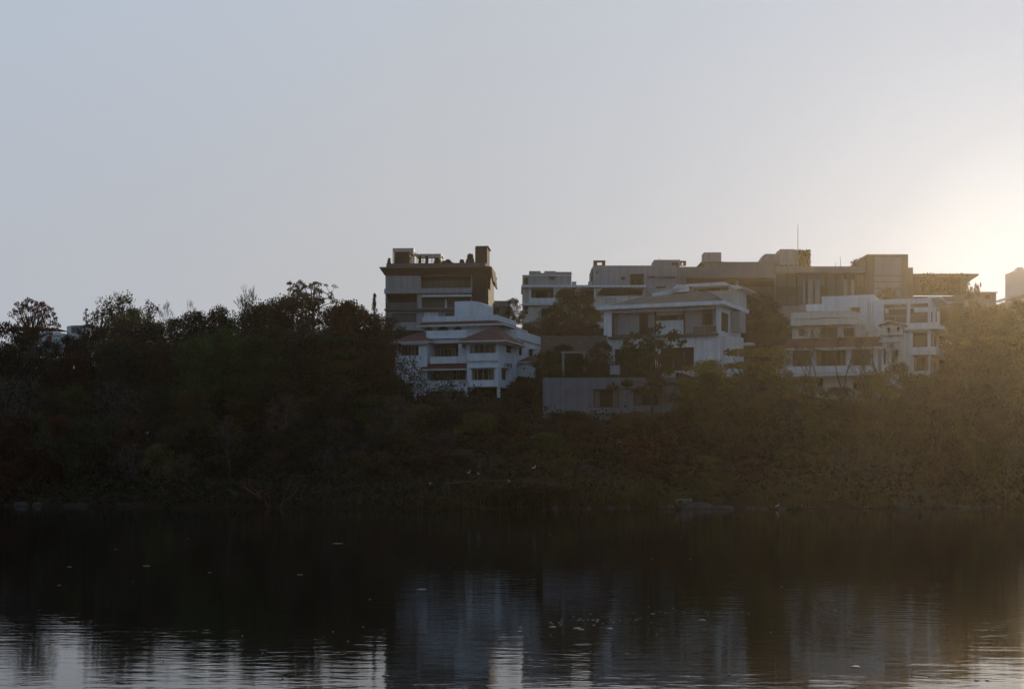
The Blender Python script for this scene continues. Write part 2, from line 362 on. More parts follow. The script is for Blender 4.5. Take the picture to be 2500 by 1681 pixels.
potted(B, 1094, 634, 18, 2.2, 'low feathery plant in the middle of the ridge house roof', 'grey')
potted(B, 1128, 634, 16, 2.2, 'low reddish bush left of the roof stair tower bushes', 'rust')
potted(B, 1148, 620, 24, 2.4, 'big square clipped brown bush against the roof stair tower', 'brown', n=800)
potted(B, 1091, 638, 44, 3, 'long low hedge along the roof parapet of the ridge house', 'brown', 'hedge', n=700)

# ---- small grey block behind
B = Bld('small_grey_house', 'low plain grey building seen between the ridge house and the slab-roofed white house', 1193, 246, 0, wz(800, 246))
w = B.rect(1193, 1245, 800, 735); c = B.rect(1197, 1243, 735, 746)
B.shell('wall', CO, *w[:2], 0, 8, w[2], w[3]); B.box('roof_band', GP, 1192, 1246, 734, 747, -.3, 0)
ww = B.rect(1205, 1219, 752, 766); B.window(*ww, -.09, 2, fm=FRD)

# ---- white house with red tiles
B = Bld('red_tiled_house', 'white three storey house with red tiled hip roofs and balconies on the slope', 1216, 178, 16, wz(982, 178))
def RZ(py, px=1180, d=0): return B.f(px, py, d)[1]
# right-hand front bay, standing on two columns over the garage
bay_u0 = B.f(1140)[0]
zb_, z1_ = RZ(944), RZ(833)
h_up = B.rect(1143, 1212, 834, 862); h_lo = B.rect(1151, 1207, 900, 928)
r_up = B.rrect(1236, 1249, 843, 862); r_lo = B.rrect(1225, 1236, 900, 928)
B.shell('bay_wall', W2, bay_u0, 0, 0, 8.2, zb_, z1_, fh=[h_up, h_lo], rh=[r_up, r_lo], floors=[RZ(879)])
B.box('floor_slab', W2, 1139, 1216.3, 877.5, 880.5, -.28, -.002); B.box('balcony_parapet', W2, 1140.5, 1215.8, 863.5, 877.4, -.25, -.003)
B.box('floor_slab', W2, 1139.5, 1216.3, 939, 944, -.2, -.002)
w = B.rect(1158, 1207, 838, 862, 1.6); B.box('interior_wall', W2, 1141, 1215, 833.5, 879, 1.7, 1.9)
B.window(w[0], w[1], w[2], w[3], 1.6, 4)
B.window(*B.rect(1151, 1207, 900, 928), .1, 4)
MB().box(h_lo[0] - .2, h_lo[1] + .2, -.45, -.003, h_lo[3] + .1, h_lo[3] + .22).build('sunshade', W2, B.e)
B.swindow(*r_up, -.08, 1); B.swindow(*r_lo, -.08, 1)
for rr in (r_up, r_lo): MB().box(.003, .5, rr[0] - .2, rr[1] + .2, rr[3] + .08, rr[3] + .2).build('sunshade', W2, B.e)
B.hip('hip_roof', TL, bay_u0 - .2, .5, -.3, 8.0, z1_ + .05, RZ(801, 1190, 4) - z1_, ridge=.4, over=.75, fascia=CR)
MB().box(bay_u0 - .5, .9, -.7, 8.6, z1_ - .28, z1_ - .14).build('eave_slab', CR, B.e)
for px in (1139.5, 1217.5):
    u = B.f(px, None, .3)[0]; MB().box(u - .17, u + .17, .1, .45, -1.5, zb_).build('column', W2, B.e)
B.shell('basement_wall', COD, B.f(1030, None, 4)[0], -.3, 4.5, 9, -2, zb_ - .01, roof=False)
# long rear wing along the right side
wz1 = B.r(1262, 804)[1]; wz0 = B.r(1290, 962)[1]
rw1 = B.rrect(1266.5, 1274.5, 846, 867); rw2 = B.rrect(1292, 1301, 855, 871)
B.shell('wing_wall', W2, B.f(1047, None, 8.3)[0], 0, 8.3, 27, zb_ - 2, wz1, rh=[rw1, rw2], floors=[RZ(879), RZ(944)])
for rr in (rw1, rw2): B.swindow(*rr, -.08, 1, fm=FRD); MB().box(.003, .6, rr[0] - .3, rr[1] + .3, rr[3] + .08, rr[3] + .2).build('sunshade', W2, B.e)
MB().box(.003, .10, 8.5, 27, wz1 - 1.25, wz1 - 1.13).build('string_course', GP, B.e)
MB().box(.003, .10, 8.5, 27, RZ(879) - .2, RZ(879) - .05).build('string_course', GP, B.e)
B.acunit(.1, B.r(1267, None)[0], B.r(1272, 845)[1], True)
B.acunit(.1, B.r(1230, None)[0], B.r(1235, 898)[1], True)
B.acunit(.1, B.r(1238, None)[0], B.r(1240, 898)[1], True)
# arched porch on the right side with its own red roof
q = B.rrect(1265, 1291, 886, 962); d0_, d1_, pz0_, pz1_ = q
pu = 2.2; mb = MB()
ar = B.rrect(1269, 1287, 905, 950); ac = (ar[0] + ar[1]) / 2; arr = (ar[1] - ar[0]) / 2; az = ar[3] - .4
prof = [(d0_, pz0_ - 2), (ar[0], pz0_ - 2), (ar[0], az)] + [(ac - arr * cos(pi * k / 10), az + min(arr, 1.1) * sin(pi * k / 10)) for k in range(11)] + [(ar[1], az), (ar[1], pz0_ - 2), (d1_, pz0_ - 2), (d1_, pz1_), (d0_, pz1_)]
mb.prism(prof, pu - .25, pu); mb.box(.002, pu - .252, d0_, d0_ + .25, pz0_ - 2, pz1_); mb.box(.002, pu - .252, d1_ - .25, d1_, pz0_ - 2, pz1_)
mb.build('porch', W2, B.e)
B.hip('porch_roof', TL, 0.3, pu, d0_, d1_, pz1_ + .02, 1.0, ridge=.01, over=.4, fascia=CR)
B.box('porch_door', WD, 1266, 1268, 905, 950, 0, .02) if False else None
MB().box(.004, .08, ar[0] + .3, ar[1] - .3, pz0_ - 1, ar[3] - .5).build('door', WD, B.e)
# middle part, set back 2.6 m
M0, M1 = B.f(1046, None, 2.6)[0], bay_u0 - .01
hm_up = B.rect(1050, 1119, 838, 870, 2.6); hm_lo = B.rect(1052, 1135, 899, 927, 2.6)
B.shell('middle_wall', W2, M0, M1, 2.6, 8.2, zb_ - .5, B.f(1100, 823, 2.6)[1], fh=[hm_up, hm_lo], floors=[B.f(1090, 884, 2.6)[1]])
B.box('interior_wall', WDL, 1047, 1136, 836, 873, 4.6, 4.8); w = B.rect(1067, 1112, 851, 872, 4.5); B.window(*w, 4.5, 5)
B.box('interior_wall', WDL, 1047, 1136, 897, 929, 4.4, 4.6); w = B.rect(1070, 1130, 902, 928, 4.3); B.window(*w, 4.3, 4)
B.box('parapet', W2, 1040.5, 1139, 806, 823, 2.2, 2.45); B.box('cornice', W2, 1039, 1139, 823.3, 826, 1.9, 2.6)
B.box('lintel_band', W2, 1046, 1139, 828, 837, 2.3, 2.59)
B.box('balcony_parapet', W2, 1050, 1139, 870, 884, 1.2, 1.45); B.box('balcony_floor', W2, 1050, 1139, 884.2, 887, 1.2, 2.59)
B.box('lower_parapet', W2, 1026, 1139, 929, 951, .9, 1.15); B.box('terrace_floor', W2, 1026, 1139, 951.2, 954, .9, 2.59)
# red awning roof between storeys
aw = B.f(1136, 885, 2)[1]; ab = B.f(1136, 899, .4)[1]; a_l = B.f(1026, None, .4)[0]; a_t = B.f(1040, None, 2.5)[0]
o = MB().poly([(a_l, .35, ab), (M1 - .05, .35, ab), (M1 - .05, 1.9, aw), (a_t, 1.9, aw), (a_l, .35, ab - .15), (M1 - .05, .35, ab - .15), (M1 - .05, 1.9, aw - .15), (a_t, 1.9, aw - .15)], [(0, 1, 2, 3), (7, 6, 5, 4), (0, 4, 5, 1), (1, 5, 6, 2), (2, 6, 7, 3), (3, 7, 4, 0)]).build('tiled_awning', TL, B.e)
MB().box(a_l, M1 - .05, .26, .33, ab - .2, ab - .01).build('fascia', CR, o)
B.acunit(B.f(1128, None, 2.3)[0], 2.28, B.f(1128, 850, 2.3)[1])
# left wing
L0, L1 = B.f(966, None, 1)[0], B.f(1042, None, 1)[0]
hl_up = B.rect(972, 1022, 841, 868, 1)
hl_lo = B.rect(975, 1015, 896, 925, 1)
B.shell('left_wing_wall', W2, L0, L1, 1, 9, zb_ - 1.5, B.f(1000, 836, 1)[1], fh=[hl_up, hl_lo], floors=[B.f(1000, 880, 1)[1]])
B.box('interior_wall', WDL, 967, 1024, 838, 870, 2.4, 2.6); w = B.rect(978, 1014, 846, 868, 2.3); B.window(*w, 2.3, 4)
B.window(*hl_lo, 1.1, 3)
zl = B.f(1000, 834, 1)[1]
B.hip('hip_roof', TL, L0, L1, 1, 8.5, zl, B.f(1005, 810, 4)[1] - zl, ridge=.3, over=.6, fascia=CR)
B.box('eave_slab', CR, 966, 1046, 838, 840.5, .4, .99)
# rounded balcony at far left
bu = B.f(985, None, -1)[0]; zt_ = B.f(985, 896, -1)[1]; zl_ = B.f(985, 931, -1)[1]
mb = MB(); n = 20; ri, ro = 3.0, 3.22; rx = B.f(1024, None, 0)[0] - B.f(948, None, 0)[0]; rx /= 2; bu = (B.f(1024, None, 0)[0] + B.f(948, None, 0)[0]) / 2
pts = []
for k in range(n + 1):
    t = pi + pi * k / n; pts.append((cos(t), sin(t)))
V = []; Fc = []
for (c, s_) in pts: V += [(bu + c * rx, .95 + s_ * 2.6, zl_), (bu + c * rx, .95 + s_ * 2.6, zt_), (bu + c * (rx - .2), .95 + s_ * 2.4, zt_), (bu + c * (rx - .2), .95 + s_ * 2.4, zl_)]
for k in range(n):
    a = 4 * k
    for j in range(4): Fc.append((a + j, a + (j + 1) % 4, a + 4 + (j + 1) % 4, a + 4 + j))
MB().poly(V, Fc).build('curved_balcony', W1, B.e)
MB().poly([(bu + c * rx, .95 + s_ * 2.6, zl_ - .2) for c, s_ in pts] + [(bu + c * rx, .95 + s_ * 2.6, zl_ - .003) for c, s_ in pts], [tuple(range(n + 1)), tuple(range(2 * n + 1, n, -1))] + [(k, k + 1, k + n + 2, k + n + 1) for k in range(n)]).build('balcony_floor', W1, B.e)
u = B.f(946.5, None, 0)[0]
for uu, dd in ((u + .3, -.3), (u + 4.2, -1.3)): MB().tube([(uu, dd, -3), (uu, dd, zl_ - .2)], [.17, .17], 10).build('column', W1, B.e)
# third storey, set back, with red skirt roof
T0, T1 = B.f(1034, None, 6)[0], B.f(1212, None, 6)[0]
tz0, tz1 = wz1 - 1.5, B.f(1130, 786, 6)[1]
arches = [B.rect(1036, 1056, 797, 806, 6), B.rect(1067, 1096, 797, 806, 6), B.rect(1107, 1128, 797, 806, 6)]
arches = [(a, b, wz1 - .5, c) for a, b, _, c in arches]
B.shell('upper_storey_wall', W2, T0, T1, 6, 15, tz0, tz1, fh=arches)
for a, b, c_, e_ in arches:        # round the arch heads with spandrels
    r_ = (b - a) / 2; h_ = .55; prof = [(a, e_ + .02)] + [(a + r_ - r_ * cos(pi * k / 8), e_ - h_ + h_ * sin(pi * k / 8)) for k in range(9)] + [(b, e_ + .02)]
    MB().prism(prof, 5.96, 6.2, 'y').build('arch_head', CR, B.e)
zq = B.f(1130, 792, 5)[1]; sk0, sk1 = B.f(1021, None, 5)[0], B.f(1230, None, 5)[0]
ztp = B.f(1130, 784, 6)[1]
i0, i1 = T0 - .1, T1 + .1
o = MB().poly([(sk0, 4.6, zq), (sk1, 4.6, zq), (sk1, 16.3, zq), (sk0, 16.3, zq), (i0, 5.9, ztp), (i1, 5.9, ztp), (i1, 15.1, ztp), (i0, 15.1, ztp)] , [(0, 1, 5, 4), (1, 2, 6, 5), (2, 3, 7, 6), (3, 0, 4, 7), (4, 5, 6, 7), (3, 2, 1, 0)]).build('tiled_skirt_roof', TL, B.e)
mb = MB(); mb.box(sk0 - .05, sk1 + .05, 4.5, 4.57, zq - .22, zq - .01); mb.box(sk1 + .02, sk1 + .09, 4.58, 16.3, zq - .22, zq - .012); mb.box(sk0 - .09, sk0 - .02, 4.58, 16.3, zq - .22, zq - .012); mb.build('fascia', CR, o)
pt = B.f(1110, 771.5, 6)[1]; mb = MB(); mb.box(i0, i1, 5.85, 6.05, ztp + .004, pt); mb.box(i0, i1, 14.9, 15.1, ztp + .004, pt); mb.box(i0, i0 + .2, 6.052, 14.898, ztp + .004, pt); mb.box(i1 - .2, i1, 6.052, 14.898, ztp + .004, pt); mb.build('parapet', W2, B.e)
# stair tower with rounded shoulder on the right
s0, s1 = B.f(1110, None, 8)[0], B.f(1180, None, 8)[0]; sz0 = ztp; sz1 = B.f(1140, 735, 8)[1]; kz = B.f(1170, 744, 8)[1]; um = s0 + (s1 - s0) * .58
prof = [(s0, sz0), (s0, sz1), (um, sz1)] + [(um + (s1 - um) * sin(t), kz + (sz1 - kz) * cos(t)) for t in (pi * .15, pi * .3, pi * .45)] + [(s1, kz), (s1, sz0)]
MB().prism(prof, 8, 12.5, 'y').build('stair_tower', W2, B.e)
# antenna and thin poles on the wing roof
def pole(B, name, px, ptop, pbot, d, r=.035, m=FRD):
    u, z1 = B.f(px, ptop, d); z0 = B.f(px, pbot, d)[1]
    return MB().tube([(u, d, z0), (u, d, z1)], [r, r * .6], 6).build(name, m, B.e)
pole(B, 'roof_pole', 1242, 796, 812, 9)

# ---- slab-roofed white house behind (left of the grey block)
B = Bld('slab_roof_house', 'white house under a long thin white roof slab, left of the grey cube house', 1276, 235, 0, wz(800, 235))
q = B.rect(1276, 1372, 785, 741); z_s = B.f(1300, 700)[1]; z_m = B.f(1300, 742)[1]; zb2 = B.f(1300, 800)[1]
up = B.rect(1295, 1352, 704, 741); up2 = B.rect(1355, 1410, 704, 741); lo = B.rect(1322, 1339, 752, 770); lo2 = B.rect(1279, 1290, 747, 768); sd = B.rect(1277, 1290, 702, 741)
B.shell('wall', CR, q[0], B.f(1574)[0], 0, 9, zb2, z_s, fh=[up, up2, lo, lo2, B.rect(1414, 1450, 704, 741), B.rect(1456, 1572, 704, 722)], floors=[z_m])
B.box('interior_wall', WDL, 1292, 1453, 703, 741.5, 2.2, 2.4)
B.window(*lo, .1, 2, fm=FRD); B.window(*lo2, .1, 1, rows=2)
w = B.rect(1300, 1345, 712, 740, 2.1); B.window(w[0], w[1], w[2], w[3], 2.1, 3, fm=FRD)
o = B.box('roof_slab', W1, 1273, 1577, 695.5, 701, -.9, 9.2)
B.box('balcony_parapet', W1, 1291, 1375, 727, 740, -.6, -.35)
B.box('floor_slab', W1, 1273, 1376, 741, 744.5, -.8, -.002)
B.box('column', W1, 1291.5, 1297, 701.3, 727, -.55, -.3); B.box('column', W1, 1352, 1355.5, 701.3, 727, -.55, -.3); B.box('column', W1, 1451, 1455, 701.3, 727, -.55, -.3)
# bracket arches under the slab
for px in (1357, 1405, 1457):
    a, z = B.f(px, 702, -.4); MB().prism([(a, z), (a + 1.6, z), (a + .8, z - .25), (a + .25, z - .7), (a, z - 1.3)], -.5, -.35, 'y').build('bracket', CR, B.e)
pw = B.rect(1279.5, 1290, 678, 694, 3)
B.shell('penthouse_wall', GP2, B.f(1276, None, 3)[0], B.f(1395, None, 3)[0], 3, 9, B.f(1300, 697, 3)[1], B.f(1330, 671, 3)[1], fh=[pw, B.rect(1342, 1354, 677, 684, 3)])
B.window(*pw, 3.1, 2, fm=FRD)
B.box('roof_block', GP2, 1292, 1320, 661.5, 671, 3.2, 7); B.box('roof_block', GP2, 1320.3, 1329, 666, 671, 3.2, 7); B.box('roof_block', GP2, 1329.3, 1356.7, 661.5, 671, 3.2, 7); B.box('roof_block', GP, 1357, 1395.5, 663.5, 671, 3.2, 7)
B.box('cornice', W1, 1275, 1396, 671.3, 673, 2.7, 2.998); B.box('shade_slab', COD, 1340, 1356, 675, 677, 2.6, 2.998)
B.box('low_parapet', GP2, 1396, 1407, 687, 695.3, 3, 3.3); B.box('low_parapet', GP2, 1436, 1446, 687, 695.3, 3, 3.3)

# ---- grey cube house
B = Bld('grey_cube_house', 'plain grey cube house with small open roof frames behind the white modern villa', 1448, 243, 0, wz(780, 243))
hs = [B.rect(1516, 1527, 675, 684), B.rect(1538, 1572, 668.5, 697), B.rect(1455, 1461, 662, 668)]
q = B.rect(1448, 1652, 780, 648)
B.shell('wall', GP, q[0], q[1], 0, 12, q[2], q[3], fh=hs)
B.window(*hs[0], .1, 2, fm=FRD); B.window(*hs[2], .1, 1, fm=FRD)
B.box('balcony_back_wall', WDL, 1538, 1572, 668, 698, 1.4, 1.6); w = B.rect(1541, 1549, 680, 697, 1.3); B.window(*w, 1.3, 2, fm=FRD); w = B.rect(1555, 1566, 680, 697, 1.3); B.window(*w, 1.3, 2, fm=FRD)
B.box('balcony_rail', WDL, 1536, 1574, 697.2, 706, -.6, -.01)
B.box('sunshade', COD, 1583, 1599, 674.5, 676, -.5, -.002); B.box('sunshade', COD, 1614, 1650, 674.5, 676.3, -.5, -.002)
B.box('side_pier', WDL, 1444, 1449, 655, 700, .5, 3)
def frame(px0, px1, py0, py1, hx0, hx1, hy0, hy1, m, d, th=.6):
    o = B.rect(px0, px1, py1, py0, d); h = B.rect(hx0, hx1, hy1, hy0, d); mb = MB()
    B.wallgrid(mb, o[0], o[1], o[3], o[2], [(h[0], h[1], h[3], h[2])], d, th); mb.build('roof_frame', m, B.e)
frame(1449, 1478, 635.5, 650, 1458, 1470, 640, 647, WD, 1)
B.box('roof_room', GP, 1597, 1661, 634, 648, 1, 6); frame(1661.3, 1675, 636.5, 648, 1664, 1669, 640.5, 647, WD, 1)
B.box('roof_room', WD, 1640, 1656, 640.5, 647.5, .9, .99)
pole(B, 'antenna', 1609, 629, 634, 2)

# ---- long concrete building
B = Bld('concrete_hall', 'long low concrete building with glazed front and roof tanks along the ridge', 1652, 255, 0, wz(795, 255))
rec = B.rect(1675, 1893, 677.5, 702)
q = B.rect(1652, 1895, 795, 651)
B.shell('wall', CO, q[0], q[1], 0, 16, q[2], q[3], fh=[B.rect(1675, 1894, 678, 760)])
B.box('recess_wall', WD, 1674, 1894, 677, 699, 4, 4.3); B.box('lower_wall', CO, 1674, 1894, 699.5, 765, 3.6, 4)
B.box('timber_beam', WD, 1675, 1894, 678.3, 684, .3, .6); B.box('pier', CO, 1797, 1803, 684, 765, .6, 1.2); B.box('pier', WD, 1884, 1894, 677.5, 720, .4, 1)
q2 = B.rect(1895.5, 2121, 795, 651)
gl = B.rect(1897, 2118, 668, 746)
B.shell('glazed_wing_wall', CO, q2[0], q2[1], .4, 16, q2[2], q2[3], fh=[B.rect(1897, 2118, 667.5, 746)])
gz = B.rect(1897, 2118, 667.5, 746)
mb = MB(); 
for k in range(10):
    u = B.f(1898 + k * 24.2)[0]; mb.box(u - .09, u + .09, .2, .62, gz[2], gz[3])
mb.box(gz[0], gz[1], .5, .58, (gz[2] + gz[3]) / 2 - .05, (gz[2] + gz[3]) / 2 + .05)
g = mb.build('curtain_wall_frame', FRD, B.e); MB().box(gz[0], gz[1], .63, .66, gz[2], gz[3]).build('glass', GLG, g)
for a, b, m_ in ((1899, 1942, WD), (2004, 2022, WD), (2090, 2110, WD)): B.box('timber_screen', m_, a, b, 699, 717, .5, .55) if False else B.box('timber_screen', BRK, a, b, 699, 719, .1, .2)
for a, b in ((1961, 1966), (1973, 1984), (1990, 2001), (2060, 2068), (2078, 2085)): B.box('pale_blind', GP2, a, b, 682, 742, .45, .49) if False else B.box('pale_blind', GP2, a, b, 682, 742, .15, .22)
B.box('roof_edge', CO, 1893, 2121, 650, 666, -.6, .39)
B.box('setback_storey', CO, 1718, 1860, 639, 664, 3, 9); B.box('setback_storey', CO, 1860.5, 1905, 637, 664, 2.9, 8)
t = B.box('roof_tank_room', GP, 1719, 1761, 616, 639, 3.5, 7); B.box('roof_ledge', COD, 1712, 1769, 638.6, 640.5, 2.6, 9.5)
B.box('stepped_penthouse', GP, 1868, 1904.8, 619.5, 640, 4, 8); a, z = B.f(1868, 619.5, 4); zz = B.f(1861, 636, 4)[1]; MB().prism([(a - .003, z), (a - .003, zz), (B.f(1861, None, 4)[0], zz), (B.f(1861, None, 4)[0], zz + .5)], 4.02, 7.9, 'y').build('penthouse_buttress', GP, B.e)
B.box('penthouse', GP2, 1905, 1941, 608, 662, 3.6, 8); B.box('penthouse_side', CO, 1941.2, 1951, 609.5, 662, 3.8, 8)
pole(B, 'mast', 1948, 548, 612, 4.5, .06)
pole(B, 'thin_antenna', 2052, 626, 651, 4, .05); pole(B, 'thin_antenna', 2040, 640, 651, 4, .04)
# taller block
tb0 = B.rect(2119, 2217, 795, 622, -1.5)
B.shell('tower_wall', COD, *tb0[:2], -1.5, 10, tb0[2], tb0[3])
o = B.box('concrete_panel', GP, 2135, 2200, 628, 795, -1.62, -1.502)
for py in (672, 687, 703): B.box('panel_joint', FRD, 2135, 2200, py, py + 1.6, -1.64, -1.621, parent=o)
B.box('side_block', COD, 2115, 2119, 628, 795, -1, 9); B.box('step_block', COD, 2217.3, 2229, 653, 795, -1, 9)
B.box('tower_coping', COD, 2117, 2217, 620.5, 622, -1.7, 10.2)
# pergola with diagonal end
q = B.rect(2229, 2389, 668, 672, -1); zb_p = B.f(2300, 677, -1)[1]
mb = MB(); mb.box(q[0], q[1], -1, -.8, q[2] - .05, q[3]); mb.box(q[0], q[1] - 1.5, 5, 5.2, q[2] - .05, q[3])
n = 26
for k in range(n):
    u = q[0] + .2 + (q[1] - q[0] - 1) * k / (n - 1); mb.poly([(u, -.79, q[2] + .1), (u + .12, -.79, q[2] + .1), (u + .12, 4.98, q[2] + .1), (u, 4.98, q[2] + .1), (u - .35, -.79, zb_p), (u - .23, -.79, zb_p), (u - .23, 4.98, zb_p), (u - .35, 4.98, zb_p)], [(0, 1, 2, 3), (7, 6, 5, 4), (0, 4, 5, 1), (2, 6, 7, 3), (1, 5, 6, 2), (0, 3, 7, 4)])
mb.box(q[0], B.f(2366, None, -1)[0], -.95, -.85, zb_p - .25, zb_p)
mb.build('pergola', WD, B.e)
e1 = B.f(2389, 668, -1); e2 = B.f(2357, 693, -1)
MB().poly([(e1[0], -1.05, e1[1]), (e1[0], -1.05, e1[1] - .3), (e2[0], -1.05, e2[1]), (e2[0] - 1, -1.05, e2[1] + 1.2), (e1[0], 4, e1[1]), (e1[0], 4, e1[1] - .3), (e2[0], 4, e2[1]), (e2[0] - 1, 4, e2[1] + 1.2)], [(0, 1, 2, 3), (7, 6, 5, 4), (0, 4, 5, 1), (1, 5, 6, 2), (2, 6, 7, 3), (3, 7, 4, 0)]).build('raked_end_wall', COD, B.e)
B.box('pergola_wall', COD, 2229.3, 2357, 678, 721, 1, 1.4); B.box('terrace_band', CO, 2229.3, 2353, 723, 738, -1.4, -1.1); B.box('terrace_wall', COD, 2229.3, 2353, 739, 795, -.9, -.6)
for px in (2262, 2298, 2334): B.box('pergola_post', COD, px, px + 4, 677, 721, .2, .6)
# ivy on the roof (a thing of its own, growing on the building)
def ivy(name, label, X0, X1, py0, py1, Y, n, leaf, dep=1.2, s=.4, group=None, cat='climbing plant'):
    mb = MB()
    for _ in range(n):
        px = random.uniform(X0, X1); py = random.uniform(py0, py1); y = Y + random.uniform(-.2, dep); leafquad(mb, Vector((wx(px, Y), y, wz(py, Y))), s)
    o = mb.build(name, LF[leaf]); tag(o, label, cat, group); return o
ivy('ivy_column', 'square brown ivy-covered column on the concrete hall roof beside the mast', 1952, 1979, 610, 651, 258.6, 2600, 'rust', 3)
ivy('roof_creeper', 'low green creeper on the concrete hall roof under the pale penthouse', 1892, 1950, 646, 652, 257.5, 500, 'olive', 2, .3)
ivy('pergola_creeper', 'brownish creeper hanging over the long pergola at the right end of the ridge', 2255, 2372, 666, 712, 253.6, 1700, 'olive', 4, .4)

# ---- low building and far towers at the right
B = Bld('flat_roof_house', 'low pale flat-roofed building at the right end of the ridge near the pergola', 2357, 262, 0, wz(760, 262))
q = B.rect(2357, 2432, 860, 714); B.shell('wall', GP, *q[:2], 0, 8, q[2], q[3]); B.box('roof_slab', GP2, 2354, 2436, 712, 714.3, -.6, 8.4)
B.window(*B.rect(2366, 2376, 720, 730), -.09, 1, fm=FRD); B.window(*B.rect(2405, 2417, 720, 730), -.09, 2, fm=FRD)
B = Bld('far_tower_block', 'pale hazy high-rise with a roof tank far off at the right edge', 2456, 400, 0, wz(760, 400))
q = B.rect(2472, 2560, 1090, 663)
B.shell('wall', BLD, *q[:2], 0, 6, q[2], q[3]); B.box('upper_storey', BLD, 2484, 2560, 657, 664, 1, 5.5); B.box('roof_tank', BLD, 2487, 2498, 652, 658, 2, 5)
for r_ in range(6):
    for c_ in range(4):
        px = 2476 + c_ * 9; py = 670 + r_ * 9; w = B.rect(px, px + 4, py, py + 4.5); B.window(*w, -.1, 1, fm=BLD, fw=.2)
B = Bld('gabled_hall', 'wide pale low-pitched roof building below the far high-rise at the right edge', 2436, 370, 0, wz(760, 370))
a = B.f(2462, 727); b = B.f(2515, 708); c = B.f(2600, 700); l = B.f(2462, 1090)
MB().prism([(a[0], l[1]), (a[0], a[1] - .8), (c[0], c[1] - .8), (c[0], l[1])], .3, 19.7, 'y').build('wall', BLD, B.e)
MB().prism([(a[0] - 1, a[1]), (b[0], b[1]), (c[0], c[1]), (c[0], c[1] - .6), (b[0], b[1] - .6), (a[0] - 1, a[1] - .6)], -.5, 20.5, 'y').build('roof', BLD, B.e)

# ---- white modern villa
B = Bld('modern_villa', 'wide white modern villa with a big framed front and shallow grey roof', 1755, 185, 24, wz(925, 185))
def Z(py, px=1700, d=0): return B.f(px, py, d)[1]
Ul = B.f(1474)[0]
zf = Z(818, 1610); ztop = Z(741, 1610); zbase = -2
ztop = Z(738, 1700)
H_ = lambda a, b, c, d_: (B.f(a)[0], B.f(b)[0], Z(d_, (a + b) / 2), Z(c, (a + b) / 2))
front = (B.f(1493)[0], B.f(1748)[0], zf + .05, ztop - .6)
dark = (B.f(1612)[0], B.f(1694)[0], Z(905, 1650), Z(848, 1650))
low = (B.f(1500)[0], B.f(1600)[0], Z(905, 1550), Z(850, 1550))
dep = 6.4
sw1 = (1.2, 4.6, zf + .4, ztop - 1.2)
B.shell('wall', W1, Ul, 0, 0, 11, zbase, ztop - .55, fh=[front, dark, low], rh=[sw1], floors=[zf])
B.swindow(*sw1, -.08, 3, fm=FRD)
rl = B.f(1462)[0]
B.e_roof = MB().box(rl, .9, -1.0, 12, ztop - .5, ztop).build('roof_slab', W2, B.e)
# shallow roof above
rz1 = Z(715, 1640, 5)
MB().poly([(rl + 1, 0, ztop + .004), (.2, 0, ztop + .004), (.2, 11.5, ztop + .004), (rl + 1, 11.5, ztop + .004), (rl + 4, 5, rz1 - .35), (-3, 5, rz1), (-3, 8, rz1), (rl + 4, 8, rz1 - .35)], [(0, 1, 5, 4), (1, 2, 6, 5), (2, 3, 7, 6), (3, 0, 4, 7), (4, 5, 6, 7), (3, 2, 1, 0)]).build('shallow_roof', COD, B.e)
# back wall of the big recess with panels, doors, strip window
D_ = 1.6
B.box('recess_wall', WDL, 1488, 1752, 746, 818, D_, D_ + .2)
hb = lambda n, m_, a, b, c, d_, t=.12: B.box(n, m_, a, b, c, d_, D_ - t, D_ - .003)
B.box('timber_beam', WD, 1492, 1749, 749, 756, D_ - .5, D_ - .1)
hb('light_panel', GP2, 1497, 1560, 762, 816); hb('timber_door', WD, 1563, 1580, 757, 812, .16); hb('light_panel', GP2, 1582, 1598, 757, 815)
hb('cream_lintel', CR, 1601, 1668, 756, 769, .14); hb('lower_panel', W1, 1601, 1668, 782, 816)
w = B.rect(1601, 1668, 770, 781, D_ - .2); B.window(*w, D_ - .2, 4, fm=WD)
hb('light_panel', GP2, 1672, 1714, 752, 812); w = B.rect(1719, 1738, 764, 792, D_ - .2); B.window(*w, D_ - .2, 1, fm=WD); hb('light_panel', GP2, 1740, 1749, 756, 812)
B.box('edge_frame', WD, 1493, 1496.5, 756, 816, .3, .6); B.box('edge_frame', WD, 1669, 1671, 752, 812, .3, .6); B.box('edge_frame', WD, 1597.6, 1600, 756, 814, .3, .6)
B.box('balcony_slab', COD, 1484, 1752, 817, 822.5, -.6, -.004)
B.rail('glass_railing', MET, B.f(1690, None, -.5)[0], B.f(1749, None, -.5)[0], -.5, zf + .1, zf + 1.0, glass=GLG)
B.box('corner_post', W1, 1749.5, 1758, 735, 925, -.3, -.003)
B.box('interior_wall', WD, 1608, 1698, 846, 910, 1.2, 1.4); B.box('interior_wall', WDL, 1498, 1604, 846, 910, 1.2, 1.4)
w = B.rect(1504, 1530, 868, 905, 1.1); B.window(*w, 1.1, 2, fm=FRD); w = B.rect(1565, 1592, 866, 905, 1.1); B.window(*w, 1.1, 2)
w = B.rect(1640, 1672, 858, 905, 1.1); B.window(*w, 1.1, 2, fm=FRD)
